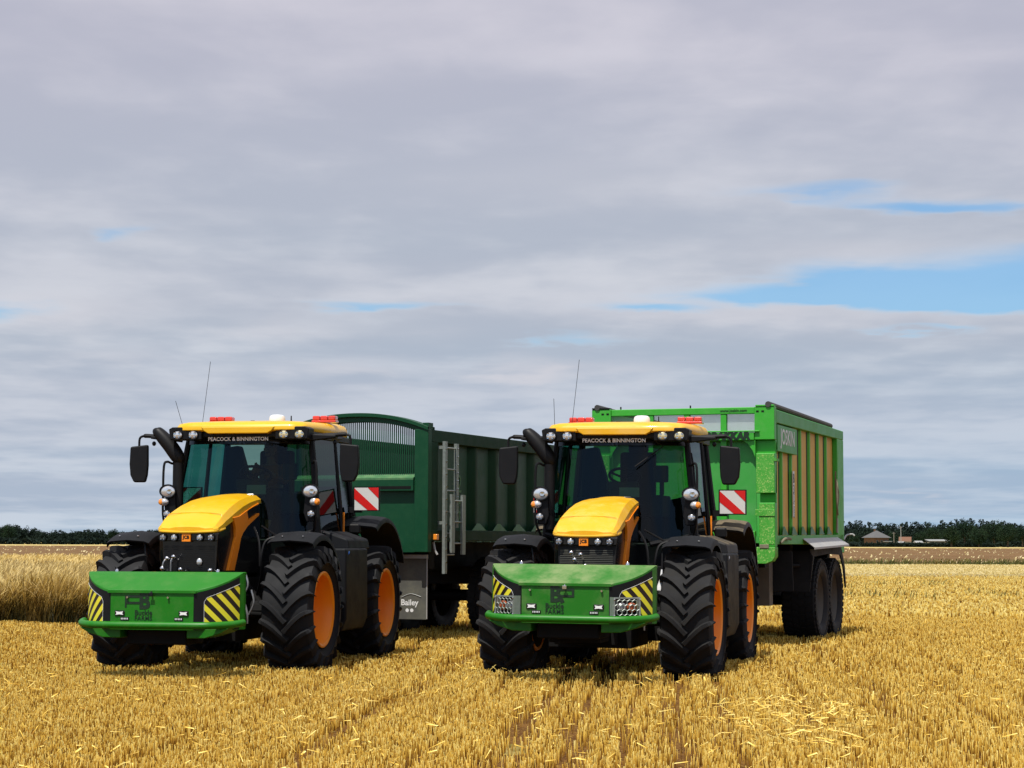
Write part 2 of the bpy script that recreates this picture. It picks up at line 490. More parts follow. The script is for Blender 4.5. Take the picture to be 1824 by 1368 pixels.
def catmull(pts, n=6):
    out = []
    P = [Vector(p) for p in pts]
    for i in range(len(P) - 1):
        p0, p1, p2, p3 = P[max(i - 1, 0)], P[i], P[i + 1], P[min(i + 2, len(P) - 1)]
        for k in range(n):
            t_ = k / n
            out.append(0.5 * ((2 * p1) + (-p0 + p2) * t_ + (2 * p0 - 5 * p1 + 4 * p2 - p3) * t_ ** 2
                              + (-p0 + 3 * p1 - 3 * p2 + p3) * t_ ** 3))
    out.append(P[-1])
    return out


def thing(name, label, cat, loc=(0, 0, 0), rotz=0.0, group=None, roty=0.0):
    o = bpy.data.objects.new(name, None)
    COL.objects.link(o)
    o.location = loc
    o.rotation_euler = (0, roty, rotz)
    o['label'] = label
    o['category'] = cat
    if group:
        o['group'] = group
    o.empty_display_size = 0.1
    return o


def tag(o, label=None, cat=None, group=None, kind=None):
    for k, v_ in (('label', label), ('category', cat), ('group', group), ('kind', kind)):
        if v_:
            o[k] = v_
    return o


def text_obj(name, s, size, mat, parent, loc, rot, bold=0.0, sx=1.0, align='CENTER', shear=0.0, space=1.0):
    cu = bpy.data.curves.new('txt', 'FONT')
    cu.body = s
    cu.size = size
    cu.align_x = align
    cu.align_y = 'CENTER'
    cu.extrude = 0.001
    cu.offset = bold
    cu.shear = shear
    cu.space_character = space
    cu.resolution_u = 3
    tmp = bpy.data.objects.new('txt', cu)
    COL.objects.link(tmp)
    dg = bpy.context.evaluated_depsgraph_get()
    dg.update()
    me = bpy.data.meshes.new_from_object(tmp.evaluated_get(dg))
    bpy.data.objects.remove(tmp)
    me.name = name
    for vv in me.vertices:
        vv.co.x *= sx
    me.materials.clear()
    me.materials.append(MATS[mat])
    o = bpy.data.objects.new(name, me)
    COL.objects.link(o)
    o.parent = parent
    o.location = loc
    o.rotation_euler = rot
    return o


FR = (R(90), 0, 0)                 # text standing upright, read from the front (-Y)
RT = (R(90), 0, R(90))             # text on a right-hand (+X) side


def np_mesh(name, verts, faces, mat, tint=None):
    """verts Nx3, faces Mx4 -> one mesh object"""
    me = bpy.data.meshes.new(name)
    nv, nf = len(verts), len(faces)
    k = faces.shape[1]
    me.vertices.add(nv)
    me.vertices.foreach_set('co', verts.astype(np.float32).ravel())
    me.loops.add(nf * k)
    me.loops.foreach_set('vertex_index', faces.astype(np.int32).ravel())
    me.polygons.add(nf)
    me.polygons.foreach_set('loop_start', np.arange(0, nf * k, k, dtype=np.int32))
    if tint is not None:
        a = me.attributes.new('tint', 'FLOAT', 'POINT')
        a.data.foreach_set('value', tint.astype(np.float32))
    me.update(calc_edges=True)
    me.materials.append(MATS[mat])
    o = bpy.data.objects.new(name, me)
    COL.objects.link(o)
    return o

# ------------------------------------------------------------------ ground
rng = np.random.default_rng(7)


def sheet(name, pts, z, mat):
    mb = MB()
    mb.add([(x, y, z) for x, y in pts], [tuple(range(len(pts)))])
    o = mb.build(name, mat)
    tag(o, kind='structure')
    return o


def grid_sheet(name, x0, x1, y0, y1, nx, ny, zf, mat):
    xs, ys = np.linspace(x0, x1, nx), np.linspace(y0, y1, ny)
    gx, gy = np.meshgrid(xs, ys)
    v_ = np.stack([gx.ravel(), gy.ravel(), zf(gx, gy).ravel()], 1)
    i = np.arange(nx * ny).reshape(ny, nx)
    f_ = np.stack([i[:-1, :-1], i[:-1, 1:], i[1:, 1:], i[1:, :-1]], -1).reshape(-1, 4)
    o = np_mesh(name, v_, f_, mat)
    tag(o, kind='structure')
    return o


sheet('ground', [(-3500, -300), (3500, -300), (3500, 5200), (-3500, 5200)], -0.012, 'grass_field')
grid_sheet('stubble_field', -60, 80, -20, 143, 260, 300,
           lambda x, y: 0.010 * np.sin(x * 2.1 + y * .3) * np.sin(y * 1.3) - 0.004, 'stubble_soil')
sheet('far_stubble_strip', [(-60, 95), (80, 97), (80, 142.5), (-60, 142.5)], 0.035, 'far_stubble')
sheet('ploughed_field', [(-420, 143.5), (520, 143.5), (520, 690), (-420, 690)], 0.0, 'plough_soil')
sheet('pale_field_margin', [(-900, 690.5), (900, 690.5), (900, 960), (-900, 960)], 0.004, 'far_stubble')


def stalks(name, n, xf, ylo, yhi, hgt, wid, label, rowed=True, cross=True, lie=0.005, tintmu=0.68, power=1.0, mat='straw'):
    a = rng.random(n)
    y = ylo + (yhi - ylo) * a ** power
    lo, hi = xf(y)
    x = lo + (hi - lo) * rng.random(n)
    if rowed:
        yaw = R(4.6)
        c_, s_ = math.cos(yaw), math.sin(yaw)
        per = x * c_ - y * s_
        alo = x * s_ + y * c_
        row = np.round(per / 0.145)
        rr = np.random.default_rng(3).random(4000)
        dens = rr[(row.astype(int) + 2000) % 4000]
        wob = np.sin(alo * 1.7 + row * 2.3) * 0.5 + np.sin(alo * 0.6 + row * 5.1) * 0.5
        per0 = row * 0.145
        pf = row * 0.145 + rng.normal(0, 0.034, n)
        wander = 0.05 * np.sin(alo * 0.8) + 0.03 * np.sin(alo * 2.3 + 1)
        lane = np.zeros(n)
        for c0, w0, k0 in ((-2.75, .13, 1), (-1.22, .18, 1.15), (-.78, .16, 1.15), (-.36, .10, .9), (.05, .15, 1.15), (.50, .12, 1), (2.12, .28, .8), (-3.9, .12, .9), (3.5, .12, .9), (-1.9, .10, .8), (1.3, .10, .9), (2.9, .10, .8)):
            lane = np.maximum(lane, k0 * np.exp(-((pf + wander - c0) / w0) ** 2))
        lane *= np.clip(0.9 + 0.35 * wob, 0.55, 1)
        keep = rng.random(n) < (0.62 + 0.38 * dens) * (1 - np.clip(lane, 0, .93))
        per = pf
        x = per * c_ + alo * s_
        y = -per * s_ + alo * c_
        x, y = x[keep], y[keep]
    # patches with thinner straw
    pt = np.sin(x * .9 + 1.3) * np.sin(y * .55 + x * .3) + np.sin(x * 2.7 + y * 1.9) * .5
    k2 = rng.random(len(x)) < np.clip(0.93 - 0.22 * np.clip(pt - 0.3, 0, 1), 0, 1)
    x, y = x[k2], y[k2]
    n = len(x)
    h = hgt * (0.78 + 0.4 * rng.random(n)) * (1 + 0.06 * np.sin(x * .7 + y * .4))
    w = wid * (0.7 + 0.6 * rng.random(n))
    lean = rng.normal(0, 0.09, (n, 2)) * h[:, None]
    flat = rng.random(n) < lie
    ang = rng.random(n) * 2 * np.pi
    ln = h * (0.7 + 0.9 * rng.random(n))
    lean[flat] = np.stack([np.cos(ang), np.sin(ang)], 1)[flat] * ln[flat, None]
    base = np.where(flat, 0.06 + 0.07 * rng.random(n), -0.01)
    top = np.where(flat, base + rng.normal(0, 0.03, n), h)
    tint = np.clip(rng.normal(tintmu, 0.27, n) + np.where(flat, 0.15, 0), 0, 1)
    vs, fs, tt = [], [], []
    o = 0
    for q in range(2 if cross else 1):
        a2 = rng.random(n) * np.pi if q == 0 else a2 + np.pi / 2
        dx, dy = np.cos(a2) * w / 2, np.sin(a2) * w / 2
        v_ = np.empty((n, 4, 3))
        v_[:, 0] = np.stack([x - dx, y - dy, base], 1)
        v_[:, 1] = np.stack([x + dx, y + dy, base], 1)
        v_[:, 2] = np.stack([x + lean[:, 0] + dx, y + lean[:, 1] + dy, top], 1)
        v_[:, 3] = np.stack([x + lean[:, 0] - dx, y + lean[:, 1] - dy, top], 1)
        if q == 0:
            v_[flat, 0, 2] -= w[flat] * .5
            v_[flat, 3, 2] -= w[flat] * .5
        vs.append(v_.reshape(-1, 3))
        fs.append(np.arange(n * 4).reshape(-1, 4) + o)
        o += n * 4
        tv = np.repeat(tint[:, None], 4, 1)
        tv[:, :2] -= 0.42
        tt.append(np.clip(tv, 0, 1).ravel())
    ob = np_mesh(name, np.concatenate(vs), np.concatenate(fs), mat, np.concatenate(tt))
    tag(ob, label, 'stubble', kind='stuff')
    return ob


half = lambda y: (-(0.27 * y + 1.6), 0.27 * y + 1.6)
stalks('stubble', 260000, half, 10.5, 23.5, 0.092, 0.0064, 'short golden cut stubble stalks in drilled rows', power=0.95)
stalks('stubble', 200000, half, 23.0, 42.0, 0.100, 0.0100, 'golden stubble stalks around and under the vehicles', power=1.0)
stalks('stubble', 120000, lambda y: (-0.12 * y, 0.28 * y + 2), 42.0, 95.0, 0.14, 0.032, 'distant pale golden stubble beyond the trailers', rowed=False, cross=False, tintmu=0.78)
stalks('stubble', 50000, lambda y: (0.02 * y, 0.29 * y + 2), 90.0, 142.0, 0.15, 0.06, 'farthest strip of golden stubble before the ploughed field', rowed=False, cross=False, tintmu=0.7, mat='pale_straw')
# short chaff and broken straw lying between the rows
stalks('straw_litter', 3000, half, 10.5, 34.0, 0.07, 0.010, 'loose broken straw lying on the stubble field', rowed=False, cross=False, lie=0.95, tintmu=0.75)
stalks('straw_litter', 500, lambda y: (2.45 + 0.08 * (y - 17) - .75 * np.sqrt(np.clip(1 - ((y - 17.3) / 2.4) ** 2, 0, 1)), 2.45 + 0.08 * (y - 17) + .75 * np.sqrt(np.clip(1 - ((y - 17.3) / 2.4) ** 2, 0, 1))), 15.0, 19.7, 0.09, 0.009, 'tangled pale straw lying in a small swath at lower right', rowed=False, cross=False, lie=0.9, tintmu=0.8)


def blades(name, x, y, h, w, label, mat, wind=0.35, head=0.5, tint0=0.1, tint1=0.8, cat='grass'):
    n = len(x)
    ang = rng.normal(0.2, 1.1, n)
    wind = wind * (0.5 + rng.random(n) ** 1.5 * 1.3)
    bx, by = np.cos(ang) * wind * h, np.sin(ang) * wind * h
    a2 = rng.random(n) * np.pi
    dx, dy = np.cos(a2) * w / 2, np.sin(a2) * w / 2
    lv = np.array([0, 0.35, 0.68, 0.86, 1.0])
    isH = rng.random(n) < head
    ws = np.array([1.0, 0.8, 0.55, 0.4, 0.12])[None] * np.ones((n, 1))
    ws[isH] = np.array([0.8, 0.55, 0.5, 1.7, 0.3])
    tb = rng.normal(0, 0.13, n)
    V = np.empty((n, 5, 2, 3))
    T = np.empty((n, 5, 2))
    for i, l in enumerate(lv):
        cx, cy, cz = x + bx * l ** 2.2, y + by * l ** 2.2, h * (l - 0.18 * l ** 3 * wind * 1.4)
        for sd in (0, 1):
            k = (-1, 1)[sd]
            V[:, i, sd] = np.stack([cx + k * dx * ws[:, i], cy + k * dy * ws[:, i], cz], 1)
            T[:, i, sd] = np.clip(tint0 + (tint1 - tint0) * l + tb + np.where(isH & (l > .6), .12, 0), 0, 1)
    b0 = np.arange(n)[:, None] * 10
    f_ = []
    for i in range(4):
        f_.append(np.stack([b0[:, 0] + 2 * i, b0[:, 0] + 2 * i + 1, b0[:, 0] + 2 * i + 3, b0[:, 0] + 2 * i + 2], 1))
    ob = np_mesh(name, V.reshape(-1, 3), np.concatenate(f_), mat, T.ravel())
    tag(ob, label, cat, kind='stuff')
    return ob


def wild(n, y0, y1, w, hm, pw=1.0):
    y = y0 + (y1 - y0) * rng.random(n) ** pw
    xr = -6.3 + 0.03 * (y - 37.5) + rng.normal(0, 0.25, n)
    xl = -(0.29 * y + 3.0)
    x = xl + (xr - xl) * rng.random(n)
    y = y + 0.5 * np.sin(x * 1.1) + 0.25 * np.sin(x * 3.1)
    h = hm * (0.55 + 0.55 * rng.random(n)) * (1 + 0.09 * np.sin(x * 1.3) + 0.06 * np.sin(x * 3.3 + y))
    return x, y, h, w * (0.7 + 0.6 * rng.random(n))


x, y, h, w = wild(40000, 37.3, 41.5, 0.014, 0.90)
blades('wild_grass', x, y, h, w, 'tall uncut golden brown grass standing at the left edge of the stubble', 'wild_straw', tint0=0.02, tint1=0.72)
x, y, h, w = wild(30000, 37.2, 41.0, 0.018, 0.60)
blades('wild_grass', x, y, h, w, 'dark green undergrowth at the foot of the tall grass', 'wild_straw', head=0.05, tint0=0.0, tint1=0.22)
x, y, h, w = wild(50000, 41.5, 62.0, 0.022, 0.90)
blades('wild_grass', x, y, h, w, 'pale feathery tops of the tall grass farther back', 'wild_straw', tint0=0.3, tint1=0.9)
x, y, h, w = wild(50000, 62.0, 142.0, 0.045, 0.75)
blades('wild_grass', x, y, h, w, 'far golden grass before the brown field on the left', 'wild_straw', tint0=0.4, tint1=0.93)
# bent pale stems lying out of the grass edge
# verge between stubble and brown field, and pale flecks of straw on the brown field
n = 14000
x = -30 + 110 * rng.random(n)
y = 141.0 + 3.2 * rng.random(n)
blades('verge_grass', x, y, 0.42 * (0.5 + rng.random(n)), 0.06 * np.ones(n), 'low green grass verge between stubble and brown field', 'verge_green', head=0.1, tint0=0.0, tint1=0.55)
n = 3200
y = 146 + 500 * rng.random(n) ** 2.2
x = -0.32 * y + 0.64 * y * rng.random(n)
blades('straw_tufts', x, y, 0.22 * (0.4 + rng.random(n)), 0.0009 * y * (0.5 + 0.8 * rng.random(n)), 'pale straw tufts scattered over the brown ploughed field', 'pale_straw', wind=0.8, head=0.0, tint0=0.6, tint1=1.0, cat='straw')
# weeds showing green-grey in the stubble to the right of the trailer
n = 420
cxs = rng.choice(14, n)
ccx, ccy = 8.5 + 7.5 * rng.random(14), 56 + 22 * rng.random(14)
x = ccx[cxs] + rng.normal(0, 0.5, n)
y = ccy[cxs] + rng.normal(0, 1.2, n)
blades('weed_patch', x, y, 0.26 * (0.5 + rng.random(n)), 0.03 * np.ones(n), 'thin grey green weeds growing in the stubble right of the trailer', 'verge_green', head=0.1, tint0=0.2, tint1=0.7, cat='weeds')


# ------------------------------------------------------------------ distant wood, trees, farm
def crown(cx, cy, cz, rx, ry, rz, nclump, nleaf, size, r_):
    """leaf quads gathered in clumps through the crown's volume"""
    V = []
    for _ in range(nclump):
        d = r_.normal(size=3)
        d /= np.linalg.norm(d)
        rad = 0.25 + 0.62 * r_.random()
        c = np.array([cx + d[0] * rx * rad, cy + d[1] * ry * rad, cz + d[2] * rz * rad])
        cr = min(rx, rz) * (0.22 + 0.2 * r_.random())
        q = r_.normal(size=(nleaf, 3))
        q /= np.linalg.norm(q, axis=1)[:, None]
        p = c + q * cr * (0.6 + 0.5 * r_.random((nleaf, 1)))
        a = r_.normal(size=(nleaf, 3)); a /= np.linalg.norm(a, axis=1)[:, None]
        b = np.cross(a, q + r_.normal(0, .5, (nleaf, 3))); b /= np.linalg.norm(b, axis=1)[:, None]
        s_ = size * (0.6 + 0.8 * r_.random((nleaf, 1)))
        V.append(np.stack([p - a * s_, p - b * s_ * .6, p + a * s_, p + b * s_ * .6], 1))
    return np.concatenate(V).reshape(-1, 3)


def tree_mesh(seed, H_, spread):
    r_ = np.random.default_rng(seed)
    return crown(0, 0, H_ * 0.56, spread, spread, H_ * 0.44, 70, 44, 0.27, r_)


tree_defs = [(3, 11.0, 5.2), (5, 9.0, 4.6), (8, 12.5, 5.0)]
protos = []
for sd, H_, sp in tree_defs:
    root = thing('tree', 'x', 'tree')
    V = tree_mesh(sd, H_, sp)
    c = np_mesh('crown', V, np.arange(len(V)).reshape(-1, 4), 'leaves_mid')
    c.parent = root
    mb = MB()
    mb.tube(catmull([(0, 0, -.2), (0.1, 0, H_ * .2), (-.1, .1, H_ * .42), (0, 0, H_ * .75)], 4), [.45] * 5 + [.36] * 4 + [.2] * 3 + [.08], 8)
    for k in range(6):
        a = k * 1.05
        mb.tube([(0, 0, H_ * .3 + .3 * k), (math.cos(a) * sp * .35, math.sin(a) * sp * .35, H_ * .45 + .2 * k),
                 (math.cos(a) * sp * .65, math.sin(a) * sp * .65, H_ * .58 + .2 * k)], [.17, .1, .04], 6)
    mb.build('trunk', 'bark', root)
    protos.append(root)


def dup(root, loc, rotz, label, group=None, scale=1.0):
    r_ = root.copy()
    COL.objects.link(r_)
    r_.location = loc
    r_.rotation_euler = (0, 0, rotz)
    r_.scale = (scale,) * 3
    r_['label'] = label
    if group:
        r_['group'] = group
    for ch in list(root.children):
        c_ = ch.copy()
        COL.objects.link(c_)
        c_.parent = r_
    return r_


tree_at = [  # (pixel x in the photograph's 1824 frame, distance, kind, scale, label)
    (1716, 860, 2, 1.02, 'tall broad tree near the right end of the wood, standing above its neighbours'),
    (1768, 870, 0, 1.12, 'highest rounded tree at the far right of the tree line'),
    (1693, 850, 1, 1.05, 'low rounded tree right of the open barn'),
    (1742, 845, 1, 1.0, 'squat dark tree between the two tallest trees on the right'),
    (1793, 850, 0, 0.95, 'medium tree beside the highest tree toward the right frame edge'),
    (1819, 860, 2, 0.85, 'tree cut by the right frame edge'),
    (1660, 900, 0, 0.86, 'tree rising directly behind the open barn'),
    (1638, 905, 1, 0.85, 'bushy tree behind the white sheds'),
    (1520, 895, 1, 0.70, 'small dark tree left of the pyramid roofed house'),
    (1590, 915, 1, 0.75, 'dark tree between the house and the tall pole'),
    (206, 1150, 1, 1.0, 'lone taller tree sticking up from the left tree line beside the left mudguard'),
    (18, 1120, 0, 1.05, 'rounded tree at the left frame edge of the far tree line'),
]
for i, (px, D, k, sc, lab) in enumerate(tree_at):
    loc = ((px - 912) / FPX * D, D, 0)
    if i < 0:
        pass
    first = not protos[k].get('placed')
    if first:
        o = protos[k]
        o['placed'] = 1
        o.location = loc
        o.scale = (sc,) * 3
        o['label'] = lab
        o['group'] = 'trees in front of the far wood'
    else:
        o = dup(protos[k], loc, i * 1.3, lab, 'trees in front of the far wood', sc)
for p in protos:
    del p['placed']
for o in list(COL.objects):
    if 'placed' in o.keys():
        del o['placed']

# the wood itself: one far-off mass
V = []
r_ = np.random.default_rng(21)
for px in np.arange(-260, 2100, 7.5):
    for row in range(3):
        if px > 1200:
            D = 930 + row * 55
            hh = 9.0 + row * 1.6 + 3.0 * np.clip((px - 1480) / 160, -0.6, 1.0) * (row > 0)
            hh += 1.2 * np.sin(px * .03) + 1.0 * r_.random()
        else:
            D = 1180 + row * 60
            hh = 8.0 + 3.4 * np.clip((110 - px) / 90, 0, 1) + 0.8 * np.sin(px * .05) + 1.2 * r_.random()
        xx = (px + r_.normal(0, 3) - 912) / FPX * D
        V.append(crown(xx, D + r_.normal(0, 5), hh * .50, 3.4, 3.4, hh * .46, 14, 24, 0.46, r_))
        V.append(crown(xx + 1.5, D - 2, hh * .30, 3.0, 2.0, hh * .30, 5, 14, 0.8, r_))
V = np.concatenate(V)
o = np_mesh('distant_wood', V, np.arange(len(V)).reshape(-1, 4), 'leaves_dark')
tag(o, 'dark green wood along the horizon', 'wood', kind='stuff')
# hedge at the wood's foot
n = 26000
y = np.where(rng.random(n) < .3, 858 + 3 * rng.random(n), 905 + 6 * rng.random(n))
x = np.where(y < 880, 148 + 62 * rng.random(n), -330 + 700 * rng.random(n))
z = np.where(y < 880, 1.1, 2.6) * rng.random(n) ** .8
a = rng.normal(size=(n, 3)) * .5
b = rng.normal(size=(n, 3)) * .5
P_ = np.stack([x, y, z], 1)
V = np.stack([P_ - a, P_ - b, P_ + a, P_ + b], 1).reshape(-1, 3)
o = np_mesh('far_hedge', V, np.arange(n * 4).reshape(-1, 4), 'leaves_dark')
tag(o, 'low dark hedge at the foot of the far wood', 'hedge', kind='stuff')


def px2(px, D, z=0.0):
    return ((px - 912) / FPX * D, D, z)


DH = 880
M_ = DH / FPX                                   # metres per photograph pixel out there
h = thing('house', 'brick house with grey pyramid roof among the far trees', 'house', px2(1560, DH), R(25))
w_ = 3.9
MB().span(-w_, w_, -w_, w_, 0, 4.3).build('wall', 'brick', h)
rf = MB().add([(-w_ - .9, -w_ - .9, 4.1), (w_ + .9, -w_ - .9, 4.1), (w_ + .9, w_ + .9, 4.1), (-w_ - .9, w_ + .9, 4.1),
               (-.3, 0, 7.3), (.3, 0, 7.3)], [(0, 1, 5, 4), (1, 2, 5), (2, 3, 4, 5), (3, 0, 4), (3, 2, 1, 0)]).build('roof', 'slate', h)
MB().box(-.6, .4, 7.3, .6, .6, 1.2).build('chimney', 'brick', rf)
for xx in (-2.4, 0, 2.4):
    wn = MB().box(xx, -w_ - .03, 2.4, 1.1, .1, 1.2).build('window', 'render_white', h)
    MB().box(xx, -w_ - .09, 2.4, .9, .06, 1.0).build('pane', 'window_dark', wn)
MB().span(0.5, w_ + .6, -w_ - 1.6, -w_, 2.3, 2.55).build('porch_roof', 'render_white', h)

h = thing('cottage', 'small building with steep orange tiled roof beside the tall pole', 'cottage', px2(1611, DH + 15), R(-15))
MB().span(-2.6, 2.6, -2, 2, 0, 2.6).build('wall', 'render_white', h)
MB().prism([(-2.3, 2.5), (2.3, 2.5), (0, 4.6)], 0, -2.8, 2.8).build('roof', 'orange_tile', h)
MB().box(0.6, -2.05, 1.3, .9, .1, 1.2).build('window', 'window_dark', h)

for px, ww, hh, lab in ((1634, 3.2, 2.1, 'low white shed right of the orange roofed cottage'),
                        (1603, 2.8, 1.8, 'pale low shed left of the orange roofed cottage')):
    h = thing('shed', lab, 'shed', px2(px, DH - 6), R(10), 'pale farm sheds')
    MB().span(-ww / 2, ww / 2, -1.6, 1.6, 0, hh).build('wall', 'render_white', h)
    MB().prism([(-1.9, hh - .1), (1.9, hh - .1), (0, hh + .7)], 0, -ww / 2 - .2, ww / 2 + .2).build('roof', 'decal_grey', h)
    MB().box(0, -1.63, 1.0, 1.0, .08, 1.9).build('door', 'barn_dark', h)
h = thing('barn', 'open sided dark barn with pale flat roof edge among the far trees', 'barn', px2(1669, DH), R(4))
MB().span(-4.6, 4.6, -3, 3, 0, 2.7).build('wall', 'barn_dark', h)
MB().prism([(-3.4, 2.6), (3.4, 3.2), (3.4, 3.45), (-3.4, 2.85)], 0, -5, 5).build('roof', 'render_white', h)
for xx in (-2.4, 0, 2.4):
    MB().box(xx, -3.08, 1.3, .25, .12, 2.6).build('post', 'pole_wood', h)
h = thing('stack', 'x', 'straw stack')
h['label'] = 'small tan straw stack between the white shed and the barn'
h.name = 'straw_stack'
h.location = px2(1648, DH - 4)
MB().span(-1.4, 1.4, -1.2, 1.2, 0, 2.1).build('bale_stack', 'rope', h, bevel=.12)
for px, hh, lab in ((1603.5, 9.2, 'tall utility pole standing beside the orange roofed cottage'), (1591, 6.6, 'shorter pole between the house and the cottage')):
    h = thing('utility_pole', lab, 'pole', px2(px, DH - 10), 0, 'poles beside the farm')
    MB().tube([(0, 0, 0), (0, 0, hh)], [.2, .14], 8).build('post', 'pole_wood' if hh < 8 else 'render_white', h)
    MB().box(0, 0, hh - .5, 1.5, .15, .15).build('crossarm', 'pole_wood', h)

# @@PART3
# ------------------------------------------------------------------ wheels
def tyre_mb(Rt, Wt, lugs=20, lug_h=0.05, seat=0.45):
    """agricultural tyre round the X axis, chevron lugs"""
    hw = Wt / 2
    Rb = Rt - lug_h
    mb = MB()
    prof = [(seat - .02, -hw * .72), (seat + .03, -hw * .80), (seat + .12, -hw * 1.0), (Rb - .16, -hw * 1.06), (Rb - .07, -hw * 1.02),
            (Rb - .022, -hw * .93), (Rb - .006, -hw * .6), (Rb, 0), (Rb - .006, hw * .6), (Rb - .022, hw * .93), (Rb - .07, hw * 1.02),
            (Rb - .16, hw * 1.06), (seat + .12, hw * 1.0), (seat + .03, hw * .80), (seat - .02, hw * .72)]
    mb.lathe(prof, n=72)
    for sd in (-1, 1):
        for i in range(lugs):
            p0 = 2 * math.pi * (i + (0.5 if sd > 0 else 0)) / lugs
            rows = []
            pts = [(1.07, 0.02, Rb - .15, Rb - .085), (1.03, 0.0, Rb - .08, Rt - .03), (0.93, -0.015, Rb - .03, Rt - .006), (0.72, -.055, Rb - .01, Rt),
                   (0.48, -.125, Rb - .01, Rt), (0.24, -.215, Rb - .01, Rt + .002), (-0.05, -.335, Rb - .01, Rt + .002)]
            for j, (fx, dp, rb, rt) in enumerate(pts):
                a = p0 + dp
                j2 = min(j + 1, len(pts) - 1)
                j1 = max(j - 1, 0)
                dx = (pts[j2][0] - pts[j1][0]) * hw
                da = (pts[j2][1] - pts[j1][1]) * Rt
                L = math.hypot(dx, da)
                nx, na = -da / L, dx / L                    # normal to the lug's path on the tread
                wb, wt = (.036, .021) if j < 6 else (.034, .024)
                row = []
                for sgn, w_, r__ in ((-1, wb, rb), (-1, wt, rt), (1, wt, rt), (1, wb, rb)):
                    x_ = (fx * hw + nx * w_ * sgn) * sd
                    aa = a + na * w_ * sgn / Rt
                    row.append((x_, -r__ * math.cos(aa), r__ * math.sin(aa)))
                rows.append(row)
            mb.loft(rows, closed=True, cap=True)
    return mb


def smooth_tyre_mb(Rt, Wt, seat, blocks=36):
    hw = Wt / 2
    mb = MB()
    prof = [(seat, -hw * .8), (seat + .06, -hw * .98), (Rt - .15, -hw * 1.03), (Rt - .05, -hw), (Rt - .015, -hw * .88), (Rt - .005, 0),
            (Rt - .015, hw * .88), (Rt - .05, hw), (Rt - .15, hw * 1.03), (seat + .06, hw * .98), (seat, hw * .8)]
    mb.lathe(prof, n=64)
    for i in range(blocks):
        for sd in (-1, 1):
            a = 2 * math.pi * (i + (.5 if sd > 0 else 0)) / blocks
            for (f0, f1, r0, r1) in ((0.04, .36, Rt - .02, Rt + .012), (.44, .9, Rt - .03, Rt + .008), (.9, 1.04, Rt - .10, Rt - .03)):
                da = .62 * math.pi / blocks
                vs = []
                for f in (f0, f1):
                    for aa in (a - da, a + da):
                        for rr in (r0, r1):
                            vs.append((sd * f * hw, -rr * math.cos(aa + f * .12), rr * math.sin(aa + f * .12)))
                mb.add(vs, [(0, 1, 3, 2), (4, 6, 7, 5), (0, 4, 5, 1), (2, 3, 7, 6), (0, 2, 6, 4), (1, 5, 7, 3)])
    return mb


def rim_mb(out=1, r=.45, hw=.275):
    """dished rim, outer face towards +X*out"""
    mb = MB()
    prof = [(r - .035, -hw), (r, -hw), (r + .012, -hw + .02), (r - .02, -hw + .06), (r - .03, hw - .06), (r + .012, hw - .02), (r + .018, hw), (r, hw + .008),
            (r - .03, hw - .01), (r - .045, hw - .06), (r - .065, hw - .14), (r - .075, hw - .30), (r - .10, hw - .345), (.22, hw - .36),
            (.20, hw - .335), (.14, hw - .325)]
    mb.lathe([(a, b * out) for a, b in prof], n=48)
    return mb


def hub_mb(out=1, hw=.275):
    mb = MB()
    mb.lathe([(.001, out * (hw - .22)), (.09, out * (hw - .225)), (.115, out * (hw - .24)), (.12, out * (hw - .31)), (.16, out * (hw - .32)), (.17, out * (hw - .36))], n=24)
    for k in range(10):
        a = 2 * math.pi * k / 10
        mb.lathe([(.001, out * (hw - .30)), (.014, out * (hw - .30)), (.014, out * (hw - .34))],
                 center=(0, .185 * math.cos(a), .185 * math.sin(a)), n=8)
    return mb


TRAC_TYRE = {}


def tractor_wheel(parent, loc, side, dusty, a0=0.0):
    key = ('hub', side)
    if key not in TRAC_TYRE:
        TRAC_TYRE[key] = 1
    w = hub_mb(side).build('wheel', 'rim_orange', parent)
    w.location = loc
    w.rotation_euler = (a0, 0, 0)
    r_ = TRAC_TYRE.get(('rim', side))
    if r_ is None:
        r_ = rim_mb(side).build('rim', 'rim_orange', w)
        TRAC_TYRE[('rim', side)] = r_
    else:
        r_ = r_.copy()
        COL.objects.link(r_)
        r_.parent = w
    mt = 'rubber_dusty' if dusty else 'rubber'
    k2 = ('tyre', mt)
    ty = TRAC_TYRE.get(k2)
    if ty is None:
        ty = tyre_mb(.78, .60).build('tyre', mt, w, ang=28)
        TRAC_TYRE[k2] = ty
    else:
        ty = ty.copy()
        COL.objects.link(ty)
        ty.parent = w
    return w


def arc_fender(x0, x1, cy, cz, Rr, a0, a1, lip=.06, thick=.02, n=14, frontdrop=.0):
    """curved mudguard sheet over a wheel; angles measured up from straight ahead"""
    rows = []
    for i in range(n + 1):
        a = R(a0 + (a1 - a0) * i / n)
        prof = [(x0, -lip), (x0 + .01, -lip * .35), (x0 + .06, 0), ((x0 + x1) / 2, .02), (x1 - .07, 0), (x1 - .012, -lip * .35), (x1, -lip)]
        row = [(px, cy - (Rr + d) * math.cos(a), cz + (Rr + d) * math.sin(a)) for px, d in prof]
        row += [(px, cy - (Rr + d - thick) * math.cos(a), cz + (Rr + d - thick) * math.sin(a)) for px, d in reversed(prof)]
        rows.append(row)
    return MB().loft(rows, closed=True, cap=True)


